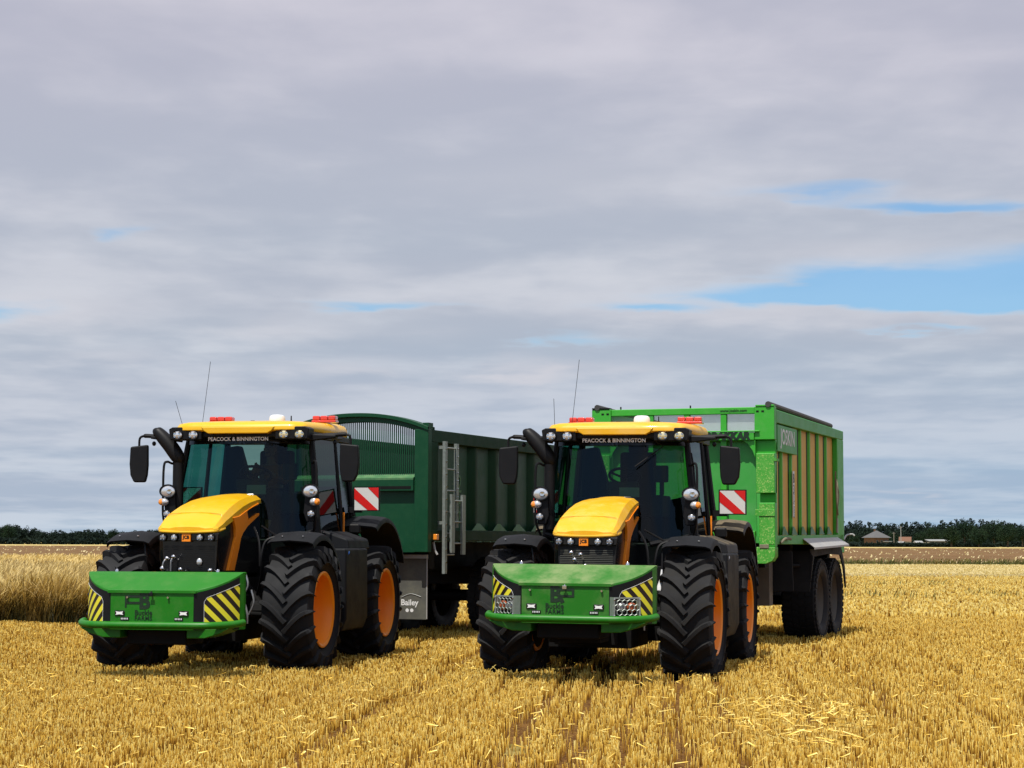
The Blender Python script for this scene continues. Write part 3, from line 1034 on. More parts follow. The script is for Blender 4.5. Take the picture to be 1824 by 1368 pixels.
def lamp(name, parent, loc, rx, rz, mat_face, depth=.07, rot=0.0, tilt=0.0):
    """round work lamp: black housing, lens facing -Y"""
    hs = MB()
    hs.lathe([(rx * .5, depth), (rx * .95, depth * .75), (rx * 1.14, 0.01), (rx * 1.12, -.012), (rx * .98, -.012), (rx * .97, 0)], axis='Y', n=20)
    o = hs.build(name, 'black_plastic', parent)
    o.location = loc
    o.scale = (1, 1, rz / rx)
    o.rotation_euler = (tilt, 0, rot)
    ln = MB().lathe([(.001, -.014), (rx * .4, -.012), (rx * .8, -.004), (rx * .98, .004)], axis='Y', n=20)
    ln.build('lens', mat_face, o)
    if rx > .04:
        spots = ((.22, -.08, .42),) if rx > .09 else ((-.42, .40, .25), (.42, .40, .25), (-.42, -.40, .25), (.42, -.40, .25))
        for (dx, dz, q_) in spots:
            ln2 = MB().lathe([(.001, -.016), (rx * q_ * .8, -.017), (rx * q_, -.009)], center=(dx * rx, 0, dz * rx), axis='Y', n=12)
            ln2.build('reflector', 'chrome', o)
    return o


def tractor(which):
    L_ = which == 'L'
    if L_:
        t = thing('tractor', 'yellow tractor with a driver behind the wheel, parked in front of the dark green trailer', 'tractor',
                  (-3.704, 24.564, 0.016), -0.19408, 'tractors with front boxes', 0.0)
    else:
        t = thing('tractor', 'dusty yellow tractor with an empty cab, parked in front of the bright green trailer', 'tractor',
                  (1.0712, 23.986, -0.020), -0.24673, 'tractors with front boxes', 0.00688)
    dusty = not L_
    # ---- wheels
    for sd in (-1, 1):
        for yy, a0 in ((0.0, 0.05), (3.0, 0.19)):
            tractor_wheel(t, (1.15 if sd > 0 else -1.04, yy, .775), sd, dusty, a0 + (0.11 if sd > 0 else 0) + (0 if L_ else .07))
    # ---- chassis and axles
    c = MB()
    c.span(-.30, .30, -.75, 3.5, .55, 1.15)
    c.span(-.20, .20, -1.0, -.6, .55, .95)
    c.tube([(-.85, 0, .76), (.85, 0, .76)], .12, 10)
    c.tube([(-.85, 3, .77), (.85, 3, .77)], .16, 10)
    c.span(-.75, .75, .9, 2.8, .42, 1.35)
    for sd in (-1, 1):
        c.tube([(sd * .32, .1, 1.15), (sd * .62, .05, .8)], .05, 8)
        c.tube([(sd * .28, -.5, .75), (sd * .75, -.12, .70)], .035, 8)
        c.tube([(sd * .30, 3.2, .95), (sd * .38, 4.0, .55)], .05, 8)
    for yy in (0.0, 3.0):
        for xa, xb in ((-.86, -.70), (.97, .80)):
            c.lathe([(.001, xa), (.42, xa), (.42, (xa + xb) / 2), (.25, xb), (.001, xb)], center=(0, yy, .775), n=24)
    c.span(-.12, .12, 3.4, 4.0, .45, .75)
    c.build('chassis', 'chassis', t, bevel=.012)
    # ---- hood
    sec = [(-.955, 1.765, 1.735, .30, .34), (-.92, 1.80, 1.738, .325, .378), (-.80, 1.875, 1.755, .335, .390), (-.68, 1.935, 1.79, .33, .390), (-.50, 1.998, 1.835, .32, .388),
           (-.30, 2.058, 1.885, .31, .38), (0, 2.125, 1.965, .295, .365), (.3, 2.165, 2.03, .275, .35), (.6, 2.19, 2.075, .25, .33), (.88, 2.205, 2.10, .225, .305)]
    rows = []
    for (y_, zt, ze, ht, hb) in sec:
        dz = zt - ze
        rows.append([(-hb, y_, ze), (-hb + .004, y_, ze + dz * .42), (-ht - .016, y_, zt - dz * .13), (-ht + .075, y_, zt - .008), (-ht * .5, y_, zt + .006), (0, y_, zt + .010),
                     (ht * .5, y_, zt + .006), (ht - .075, y_, zt - .008), (ht + .016, y_, zt - dz * .13), (hb - .004, y_, ze + dz * .42), (hb, y_, ze)])
    hm = MB().loft(rows)
    hm.f.append(tuple(range(len(rows[0]) - 1, -1, -1)))
    hood = hm.build('hood', 'yellow_dusty' if dusty else 'yellow_clean', t, ang=20, solid=.012)
    # yellow lower lip of the hood
    lp = MB()
    lp.tube(catmull([(-.385, -.72, 1.762), (-.380, -.86, 1.738), (-.325, -.955, 1.724), (-.17, -.985, 1.716), (0, -.99, 1.714), (.17, -.985, 1.716), (.325, -.955, 1.724), (.380, -.86, 1.738), (.385, -.72, 1.762)], 4), .018, 8)
    lp.build('hood_lip', 'yellow_dusty' if dusty else 'yellow_clean', hood)
    MB().tube(catmull([(-.345, -.715, 1.90), (-.30, -.69, 1.940), (0, -.68, 1.953), (.30, -.69, 1.940), (.345, -.715, 1.90), (.385, -.78, 1.80)], 4), .005, 6).build('hood_seam', 'yellow_dusty' if dusty else 'yellow_clean', hood)
    # black cowl under the hood
    cw = MB()
    def hw_at(y_):
        return float(np.interp(y_, [-.95, -.9, -.5, -.3, 0, .3, .6, .87], [.36, .39, .388, .38, .365, .35, .33, .305]))
    cr = []
    for y_, ztop, zbot in ((-.90, 1.735, 1.42), (-.80, 1.765, 1.22), (-.5, 1.835, 1.2), (-.3, 1.885, 1.2), (0, 1.965, 1.2), (.3, 2.03, 1.2), (.6, 2.075, 1.2), (.93, 2.10, 1.2)):
        w_ = hw_at(y_) - .016
        cr.append([(-w_, y_, zbot), (-w_, y_, ztop), (w_, y_, ztop), (w_, y_, zbot)])
    cw.loft(cr, closed=True, cap=True)
    # raised black trim where the hood meets the windscreen
    cw.prism([(-.31, 2.08), (-.24, 2.20), (-.20, 2.222), (.20, 2.222), (.24, 2.20), (.31, 2.08)], 1, .885, .95)
    cw.build('engine_cover', 'tank_grey' if False else 'black_gloss', t, bevel=.02)
    g = MB().prism([(-.30, 1.24), (.36, 1.24), (.385, 1.70), (-.33, 1.70)], 1, -.935, -.90)
    g.build('grille', 'flap_black' if dusty else 'black_gloss', t, bevel=.01)
    g2 = MB()
    for k in range(14):
        g2.span(-.29, .34, -.943, -.934, 1.27 + k * .021, 1.278 + k * .021)
    g2.build('grille_mesh', 'flap_rubber' if dusty else 'black_plastic', t)
    # lamp strip under the hood
    MB().prism([(-.34, 1.61), (.39, 1.61), (.40, 1.70), (-.36, 1.70)], 1, -.965, -.93).build('lamp_strip', 'black_gloss', t, bevel=.008)
    for sx_, rr, mt in ((-.302, .043, 'lamp_dull'), (-.162, .043, 'lamp_clear'), (.162, .043, 'lamp_clear'), (.302, .043, 'lamp_dull')):
        lamp('headlight', t, (sx_ + .005, -.985, 1.652), rr, rr, mt, depth=.04)
    bd = MB().span(-.055, .055, -.992, -.965, 1.60, 1.705).build('badge', 'orange', t, bevel=.004)
    text_obj('lettering', 'JCB', .052, 'black_gloss', bd, (0, -.994, 1.652), FR, bold=.002)
    # orange side panels, curving down beside the grille
    op = [(-.442, 1.895), (-.347, 1.766), (-.341, 1.655), (-.622, 1.253), (-.378, 1.251), (-.20, 1.50), (-.118, 1.639), (-.022, 1.71), (.193, 1.799), (.739, 1.94), (.739, 1.968),
          (.219, 1.869), (.15, 1.973), (.212, 2.004), (.40, 2.035), (.693, 2.072), (.72, 2.098), (.40, 2.045), (.10, 1.985), (-.20, 1.915)]
    for sd in (-1, 1):
        p = MB().prism(op, 0, 0, .035)
        p.v = [(sd * (hw_at(y_) - .016 + x_), y_, z_) for x_, y_, z_ in p.v]
        p.build('side_panel', 'orange', t, bevel=.004)
        q = MB().prism([(.23, 1.88), (.70, 1.98), (.68, 2.06), (.22, 1.99)], 0, 0, .01)
        q.v = [(sd * (hw_at(y_) - .016 + x_), y_, z_) for x_, y_, z_ in q.v]
        q.build('side_vent', 'black_plastic', t)
    # ---- cab
    PB, PT = (.965, 1.22, 1.72), (.835, 1.33, 3.0)
    BB, BT = (1.0, 2.28, 1.66), (.875, 2.26, 3.0)
    CB, CT = (.95, 2.92, 1.95), (.84, 2.86, 3.02)
    frm = MB()
    for sd in (-1, 1):
        frm.tube([(sd * p[0], p[1], p[2]) for p in (PB, (.93, 1.23, 2.3), PT)], [.05, .045, .04], 8)
        frm.tube([(sd * p[0], p[1], p[2]) for p in (BB, BT)], [.032, .028], 8)
        frm.tube([(sd * p[0], p[1], p[2]) for p in (CB, CT)], [.055, .045], 8)
        frm.tube([(sd * p[0], p[1], p[2]) for p in (PT, BT, CT)], .045, 8)
        frm.tube([(sd * p[0], p[1], p[2]) for p in (PB, BB)], .05, 8)
        frm.tube([(sd * .955, 1.2, 1.74), (sd * .44, .95, 1.62)], .035, 8)
    frm.tube([(-.84, 2.86, 3.02), (.84, 2.86, 3.02)], .05, 8)
    frm.tube([(-.95, 2.92, 1.98), (.95, 2.92, 1.98)], .05, 8)
    frm.build('cab_frame', 'black_plastic', t)
    lower = MB()
    lower.span(-.93, .93, 1.25, 2.9, 1.25, 1.64)
    lower.span(-.93, .93, 2.83, 2.92, 1.6, 2.12)
    lower.span(-.85, .85, 1.10, 1.30, 1.2, 1.62)
    lower.build('cab_floor', 'black_plastic', t, bevel=.02)

    def screen(zb, zt, mbx=None):
        rows = []
        for j in range(9):
            f = j / 8
            zz = zb + (zt - zb) * f
            fz = (zz - 1.7) / 1.3
            hw_ = .955 - .13 * fz
            ye = 1.21 + .10 * fz
            rows.append([(hw_ * math.sin(a), ye - (.27 - .05 * fz) * (math.cos(a * 1.0) - math.cos(1.3)) / (1 - math.cos(1.3)), zz)
                         for a in [R(-74 + 148 * k / 16) for k in range(17)]])
            rows[-1] = [(x_ / math.sin(R(74)), y_, z_) for x_, y_, z_ in rows[-1]]
        return MB().loft(rows)
    ws = screen(1.66, 2.985).build('windscreen', 'windscreen_glass', t, ang=60)
    bn = screen(2.875, 3.0)
    bn.v = [(x_ * 1.004, y_ - .012, z_) for x_, y_, z_ in bn.v]
    bn.build('sun_strip', 'black_gloss', t, ang=60)
    text_obj('lettering', 'PEACOCK & BINNINGTON', .068, 'decal_white', t, (-.02, .905, 2.927), FR, bold=.0015, sx=.98, space=1.02)
    for sd in (-1, 1):
        w_ = MB().add([(sd * .99, 1.30, 1.70), (sd * .995, 2.22, 1.70), (sd * .885, 2.22, 2.96), (sd * .86, 1.36, 2.96)], [(0, 1, 2, 3)])
        w_.build('side_window', 'side_glass' if sd < 0 else 'door_glass', t)
        w_ = MB().add([(sd * .995, 2.32, 1.98), (sd * .95, 2.86, 2.02), (sd * .86, 2.82, 2.97), (sd * .885, 2.32, 2.97)], [(0, 1, 2, 3)])
        w_.build('side_window', 'side_glass' if sd < 0 else 'door_glass', t)
        # amber edge strip on the door's lower rear corner
        MB().span(sd * 1.032, sd * 1.012, 2.25, 2.275, 1.70, 2.0).build('reflector_strip', 'orange', t)
    MB().add([(-.88, 2.90, 2.12), (.88, 2.90, 2.12), (.80, 2.85, 2.97), (-.80, 2.85, 2.97)], [(0, 1, 2, 3)]).build('rear_window', 'rear_glass', t)
    # inside: seat, steering wheel, dash, console, monitor
    st = MB()
    st.span(-.26, .26, 1.95, 2.45, 1.98, 2.14)
    st.box(0, 2.50, 2.48, .48, .14, .74)
    st.box(0, 2.52, 2.92, .27, .10, .17)
    st.span(-.2, .2, 2.0, 2.4, 1.64, 1.98)
    st.build('seat', 'seat_cloth', t, bevel=.04)
    st = MB()
    st.span(.30, .46, 1.75, 2.4, 1.98, 2.26)
    st.span(.44, .50, 1.62, 1.66, 2.25, 2.62)
    st.span(.36, .56, 1.60, 1.64, 2.42, 2.64)
    st.build('armrest_console', 'interior_grey', t, bevel=.02)
    d_ = MB()
    d_.span(-.17, .17, 1.28, 1.5, 1.64, 2.32)
    d_.box(0, 1.42, 2.36, .42, .14, .13)
    d_.build('dashboard', 'interior_grey', t, bevel=.03)
    blk = MB()  # dark shapes added to block the bright view through the cab
    blk.prism([(-.80, 2.0), (-.78, 2.9), (-.58, 2.93), (-.48, 2.6), (-.40, 2.3), (-.42, 2.0)], 1, 2.55, 2.75)
    blk.prism([(-.80, 1.65), (-.80, 2.25), (-.30, 2.15), (-.25, 1.65)], 1, 2.3, 2.5)
    blk.prism([(.35, 1.65), (.35, 2.2), (.8, 2.3), (.8, 1.65)], 1, 2.5, 2.6)
    blk.build('cab_blockout', 'seat_cloth', t, bevel=.03)
    MB().span(-.02, .24, 1.27, 1.30, 2.22, 2.345).build('paper_tray', 'paper_grey', t, bevel=.004)
    swh = MB()
    tm = Matrix.Translation((-.02, 1.66, 2.50)) @ Matrix.Rotation(R(-28), 4, 'X')
    ring = [tm @ Vector((.205 * math.cos(2 * math.pi * k / 24), .205 * math.sin(2 * math.pi * k / 24), 0)) for k in range(25)]
    swh.tube(ring, .019, 8)
    for a in (90, 210, 330):
        swh.tube([tm @ Vector((0, 0, -.03)), tm @ Vector((.2 * math.cos(R(a)), .2 * math.sin(R(a)), 0))], .016, 6)
    swh.tube([tm @ Vector((0, 0, 0)), (0, 1.45, 2.2)], .035, 8)
    swh.build('steering_wheel', 'black_plastic', t)
    # roof
    ym0, ym1 = .83, 3.02
    def roof_ring(inset, z_, zc=0.0):
        pts = []
        hw_ = .895 - inset
        y0, y1 = ym0 + inset, ym1 - inset
        for (cx_, cy_, a0) in ((hw_ - .22, y1 - .2, 0), (-(hw_ - .22), y1 - .2, 90), (-(hw_ - .22), y0 + .2, 180), (hw_ - .22, y0 + .2, 270)):
            for k in range(5):
                a = R(a0 + 22.5 * k)
                pts.append((cx_ + .22 * math.cos(a), cy_ + .2 * math.sin(a), z_))
        return [(x_, y_, z_ + (y_ - ym0) / (ym1 - ym0) * .085 * zc) for x_, y_, z_ in pts]
    rings = [roof_ring(.02, 3.028), roof_ring(0, 3.045, .3), roof_ring(0, 3.085, .6), roof_ring(.03, 3.128, .8), roof_ring(.12, 3.150, 1), roof_ring(.40, 3.168, 1)]
    rf = MB().loft(rings, closed=True, cap=True)
    rf.build('roof', 'yellow_dusty' if dusty else 'yellow_clean', t, ang=40)
    # yellow brow between the lamps, hanging lower than the roof's edge
    br = MB().prism([(-.46, 3.03), (-.50, 3.085), (.50, 3.085), (.46, 3.03), (.40, 2.997), (-.40, 2.997)], 1, .815, .95)
    br.build('roof_brow', 'yellow_dusty' if dusty else 'yellow_clean', t, bevel=.012)
    rh = MB()
    rh.span(-.90, .90, .90, 2.95, 2.955, 3.035)
    for sd in (-1, 1):
        rh.prism([(sd * .50, 2.92), (sd * .93, 2.92), (sd * .95, 3.06), (sd * .90, 3.085), (sd * .54, 3.085), (sd * .50, 3.05)], 1, .845, 1.1)
    rh.build('roof_lining', 'black_plastic', t, bevel=.012)
    for sx_ in (-.83, -.618, .618, .83):
        lamp('work_lamp', t, (sx_, .845, 2.985), .072, .058, 'lamp_warm' if sx_ > 0 else 'lamp_clear', depth=.08, rot=R(6) * (1 if sx_ > 0 else -1))
    for sx_ in (-.735, .735):
        bb = MB()
        for k in range(3):
            bb.box(sx_ - .11 + .11 * k, 2.30, 3.278, .106, .14, .062)
        b_ = bb.build('beacon', 'red_lens', t, bevel=.018)
        b2 = MB().box(sx_, 2.30, 3.232, .34, .16, .034)
        b2.build('base', 'red_lens', b_, bevel=.01)
    MB().lathe([(.001, .105), (.07, .10), (.098, .085), (.108, .055), (.108, 0), (.095, -.03)], center=(.12, 2.1, 3.215), axis='Z', n=28).build('satellite_receiver', 'white_plastic', t)
    MB().tube([(-.16, 1.9, 3.19), (-.16, 1.9, 3.23)], [.045, .03], 10).build('roof_cap', 'black_plastic', t)
    MB().tube([(.38, 1.9, 3.19), (.38, 1.9, 3.215), (.38, 1.9, 3.22), (.38, 1.9, 3.29)], [.05, .045, .01, .008], 8).build('roof_aerial', 'black_plastic', t)
    if L_:
        MB().tube([(-.80, .95, 3.12), (-.92, 1.0, 3.44)], .0032, 5).build('antenna', 'black_plastic', t)
        MB().tube([(-.60, 1.15, 3.14), (-.555, 1.3, 3.98)], .0032, 5).build('antenna', 'black_plastic', t)
    else:
        MB().tube([(-.80, .95, 3.12), (-.815, .95, 3.47)], .0032, 5).build('antenna', 'black_plastic', t)
        MB().tube([(-.62, 1.15, 3.14), (-.56, 1.3, 4.0)], .0032, 5).build('antenna', 'black_plastic', t)
    # ---- mirrors on roof arms
    for sd in (-1, 1):
        mr = MB().prism([(sd * 1.31, 2.87), (sd * 1.555, 2.845), (sd * 1.565, 2.62), (sd * 1.55, 2.47), (sd * 1.50, 2.375), (sd * 1.34, 2.375), (sd * 1.315, 2.47), (sd * 1.305, 2.6)], 1, 1.03, 1.10)
        m_ = mr.build('mirror', 'black_plastic', t, bevel=.022)
        MB().tube(catmull([(sd * .86, 1.10, 2.965), (sd * 1.05, 1.08, 2.965), (sd * 1.28, 1.08, 2.985), (sd * 1.39, 1.08, 2.985), (sd * 1.44, 1.08, 2.95), (sd * 1.445, 1.08, 2.84)], 4),
                  [.035] * 7 + [.028] * 5 + [.016] * 9, 8).build('mirror_arm', 'black_plastic', m_)
        MB().prism([(sd * .86, 2.99), (sd * 1.26, 2.975), (sd * 1.26, 2.945), (sd * 1.0, 2.915), (sd * .86, 2.90)], 1, 1.0, 1.14).build('mirror_bracket', 'black_plastic', t, bevel=.01)
        MB().ellipsoid((sd * 1.235, 1.07, 2.885), (.028, .028, .032), 10, 6).build('mirror_lamp', 'black_plastic', m_)
        # lamp cluster standing on the cab corner
        MB().tube(catmull([(sd * .90, 1.16, 2.62), (sd * .96, 1.02, 2.62), (sd * 1.0, .95, 2.64), (sd * 1.035, .92, 2.58), (sd * 1.04, .92, 2.2), (sd * 1.03, .92, 1.9), (sd * .98, 1.0, 1.72)], 4), .016, 8).build('handrail', 'black_plastic', t)
        MB().prism([(sd * .99, 2.30), (sd * .89, 2.26), (sd * .86, 1.98), (sd * .90, 1.86), (sd * 1.01, 1.86), (sd * 1.03, 2.08)], 1, .93, 1.02).build('lamp_bracket', 'black_plastic', t, bevel=.015)
        lamp('headlight', t, (sd * .965, .89, 2.255), .102, .080, 'lamp_clear', depth=.09)
        ind = MB().lathe([(.001, -.03), (.03, -.026), (.052, -.01), (.06, .01), (.05, .04)], axis='Y', n=18).build('turn_signal', 'lamp_clear', t)
        ind.location = (sd * 1.015, .89, 2.115)
        ind.scale = (1, 1, .86)
        am = MB().lathe([(.001, -.034), (.028, -.03), (.045, -.012), (.05, .012), (.03, .03)], axis='Y', n=16).build('amber_lens', 'amber', ind)
        am.location = (sd * .038, 0, 0)
        am.scale = (.8, 1, 1)
        lamp('fog_light', t, (sd * .975 , .89, 1.965), .052, .046, 'lamp_clear', depth=.06)
        # red and white hazard board on the rear mudguard
        bx0, bx1 = (1.10, 1.44)
        hb = MB().span(sd * bx0, sd * bx1, 2.5, 2.525, 2.03, 2.345).build('hazard_board', 'board_white', t, bevel=.006)
        def X_(f): return sd * (bx0 + (bx1 - bx0) * f)
        def Z_(f): return 2.035 + .305 * f
        rd = MB()
        rd.add([(X_(.0), 2.496, Z_(.98)), (X_(.0), 2.496, Z_(.50)), (X_(.56), 2.496, Z_(.0)), (X_(.98), 2.496, Z_(.0)), ], [(0, 1, 2, 3)])
        rd.add([(X_(.56), 2.496, Z_(1.0)), (X_(1.0), 2.496, Z_(1.0)), (X_(1.0), 2.496, Z_(.52))], [(0, 1, 2)])
        rd.build('stripe', 'board_red', hb)
        ed = MB()
        ed.span(X_(-.035), X_(1.035), 2.499, 2.53, Z_(-.045), Z_(-.003))
        ed.span(X_(-.035), X_(1.035), 2.499, 2.53, Z_(1.003), Z_(1.045))
        ed.span(X_(-.045), X_(-.004), 2.4985, 2.531, Z_(-.045), Z_(1.045))
        ed.span(X_(1.004), X_(1.045), 2.4985, 2.531, Z_(-.045), Z_(1.045))
        ed.span(sd * 1.0, sd * 1.2, 2.53, 2.56, 2.0, 2.08)
        ed.build('board_frame', 'black_plastic', hb)
    # ---- exhaust stack at the left cab corner
    ex = MB()
    ex.tube([(-.885, 1.05, 1.80), (-.885, 1.05, 2.63)], .072, 14)
    ex.tube(catmull([(-.885, 1.05, 2.62), (-.895, 1.05, 2.70), (-1.0, 1.05, 2.85), (-1.12, 1.05, 2.98), (-1.195, 1.05, 3.06), (-1.21, 1.05, 3.09)], 4),
            [.066, .072, .080, .088, .094, .098, .100, .100, .099, .098, .096, .093, .089, .084, .078, .071, .063, .052, .040, .026, .012], 12)
    ex.build('exhaust_stack', 'black_plastic', t)
    # wiper on the windscreen and the small one by the door
    MB().tube([(.50, 1.02, 2.92), (.60, 1.0, 2.86), (.25, .93, 2.60)] if not L_ else [(.50, 1.02, 2.95), (.62, 1.02, 2.88), (.30, .95, 2.93)], .008, 6).build('wiper', 'black_plastic', t)
    MB().tube([(.93, 1.14, 2.78), (.965, 1.13, 2.6), (.985, 1.12, 2.32)], .012, 6).build('wiper', 'black_plastic', t)
    # bonnet support strut seen beside the engine
    MB().tube([(.45, .5, 1.80), (.82, .2, 1.63)], .012, 6).build('strut', 'black_plastic', t)
    MB().tube(catmull([(.42, .3, 1.78), (.55, .1, 1.6), (.6, 0, 1.3)], 4), .015, 6).build('hose', 'black_plastic', t)
    # ---- mudguards
    for sd in (-1, 1):
        fx0, fx1 = (.82, 1.42) if sd > 0 else (.68, 1.25)
        ff = arc_fender(min(sd * fx0, sd * fx1), max(sd * fx0, sd * fx1), 0, .76, .955, 62, 158, lip=.075)
        f_ = ff.build('front_mudguard', 'fender_black', t, ang=45)
        for bx_ in ((1.0, 1.26) if sd > 0 else (.86, 1.10)):
            a = R(68)
            MB().ellipsoid((sd * bx_, -.975 * math.cos(a), .76 + .975 * math.sin(a) + .005), (.014, .014, .008), 8, 5).build('bolt', 'chrome', f_)
        MB().tube(catmull([(sd * .88, -.30, 1.66), (sd * .78, -.35, 1.60), (sd * .74, -.38, 1.40), (sd * .72, -.3, 1.2), (sd * .6, -.1, .95)], 4), .017, 6).build('stay', 'black_plastic', f_)
        fr = arc_fender(min(sd * .88, sd * 1.42), max(sd * .88, sd * 1.42), 3.05, .77, 1.18, 62, 152, lip=.05, thick=.03, n=18)
        r__ = fr.build('rear_mudguard', 'fender_dusty' if dusty else 'fender_black', t, ang=45)
        MB().prism([(2.42, 1.35), (2.46, 1.80), (2.62, 1.93), (3.9, 1.55), (3.9, 1.2)], 0, sd * .88, sd * .92).build('inner_panel', 'fender_dusty' if dusty else 'fender_black', r__)
        MB().box(sd * 1.12, 2.47, 1.78, .16, .1, .14).build('marker_housing', 'black_plastic', r__, bevel=.03)
    # fuel tank with steps (left of the vehicle) and tool locker (other side)
    tk = MB().prism([(.92, 1.52), (1.41, 1.52), (1.42, .62), (1.36, .46), (.95, .46)], 1, 1.02, 2.08)
    tk.build('fuel_tank', 'fender_black', t, bevel=.03)
    tk = MB().prism([(.90, 1.50), (1.38, 1.50), (1.36, 1.64), (1.06, 1.74), (.90, 1.74)], 1, 1.28, 2.3)
    tk.build('step_cover', 'fender_dusty' if dusty else 'fender_black', t, bevel=.03)
    st_ = MB()
    for k in range(2):
        st_.span(1.06, 1.30, 1.0, 1.03, .50 + k * .3, .53 + k * .3)
    st_.build('step', 'grey_steel', t)
    MB().span(-.92, -1.38, 1.05, 2.1, .5, 1.5).build('battery_box', 'fender_black', t, bevel=.03)
    MB().tube(catmull([(1.37, 1.23, 1.50), (1.40, 1.15, 1.46), (1.34, 1.1, 1.38), (1.28, 1.12, 1.44), (1.33, 1.16, 1.48)], 4), .02, 6).build('coupling_cap', 'blue_hose' if L_ else 'lamp_dull', t)
    # hose couplings above the front linkage
    hc = MB()
    for (hx, hz) in (((-.21, 1.40), (-.13, 1.42), (-.27, 1.28), (-.04, 1.27), (.33, 1.26)) if L_ else ((-.13, 1.52), (-.02, 1.50), (-.09, 1.44), (-.12, 1.36), (-.02, 1.36), (.04, 1.37))):
        hc.ellipsoid((hx, -1.05, hz), (.030, .03, .030), 8, 6)
        hc.tube([(hx, -1.04, hz), (hx + .01, -.96, hz - .05)], .013, 6)
    hc.build('hose_coupling', 'chrome', t)
    if L_:
        hc = MB()
        hc.tube(catmull([(-.27, -1.04, 1.25), (-.26, -1.05, 1.35), (-.22, -1.0, 1.42)], 4), .010, 6)
        hc.tube(catmull([(-.17, -1.04, 1.25), (-.16, -1.05, 1.38), (-.13, -1.0, 1.42)], 4), .010, 6)
        hc.build('hose', 'lamp_dull', t)
        MB().ellipsoid((.16, -.96, 1.36), (.035, .02, .045), 10, 6).build('front_marker', 'lamp_clear', t)
    lk = MB()
    for sd in (-1, 1):
        lk.tube([(sd * .34, -.6, .85), (sd * .40, -1.1, .72)], .06, 8)
    lk.tube([(0, -.8, 1.15), (0, -1.12, 1.05)], .035, 8)
    lk.span(-.36, .36, -.9, -.72, .45, 1.2)
    lk.span(-.5, .5, -.6, .5, .40, .95)
    lk.span(-.30, .30, -1.45, -.9, .50, .72)
    lk.tube([(-.3, -1.3, .62), (-.3, -1.52, .62)], .06, 8)
    lk.tube([(.3, -1.3, .62), (.3, -1.52, .62)], .06, 8)
    lk.tube([(0, -1.1, 1.05), (0, -1.5, 1.0)], .035, 8)
    lk.build('front_linkage', 'chassis', t, bevel=.01)
    hs = MB()
    for (hx, hy, hz, hx2, hz2) in ((.60, -.55, 1.22, .55, .92), (.66, -.5, 1.02, .63, .72), (.62, -.62, .86, .66, .62)):
        hs.tube(catmull([(hx, hy, hz), (hx + .04, hy - .02, (hz + hz2) / 2), (hx2, hy, hz2)], 4), .012, 6)
    hs.build('hose', 'lamp_dull', t)
    if not L_:
        s_ = MB().tube([(.90, -.30, 1.67), (.825, -.38, 1.58), (.835, -.46, 1.30)], .011, 6).build('marker_stalk', 'black_plastic', t)
        pd = MB().tube([(.835, -.46, 1.33), (.828, -.46, 1.22), (.820, -.46, 1.13), (.816, -.46, 1.085), (.815, -.46, 1.065)], [.010, .017, .042, .045, .024], 12)
        pd.build('paddle', 'white_plastic', s_)
        MB().ellipsoid((.93, -.06, 1.62), (.055, .02, .055), 10, 6).build('grass_clump', 'rope', t)
    return t


def lid_w(y_):
    """half width of the box lid: front corners cut back in a shallow curve"""
    best = .50
    for k in range(65):
        q = k / 64
        a = R(90 * q)
        x_ = (.50 + .45 * math.sin(a)) * .5 + (.50 + .45 * q) * .5
        yy = (-1.62 - .43 * math.cos(a)) * .5 + (-2.05 + .43 * q) * .5
        if yy <= y_ + 1e-6:
            best = x_
    return best


def lid_z(y_):
    return 1.25 - .205 * max(0, min(1, (-y_ - 1.64) / .41)) ** 1.0


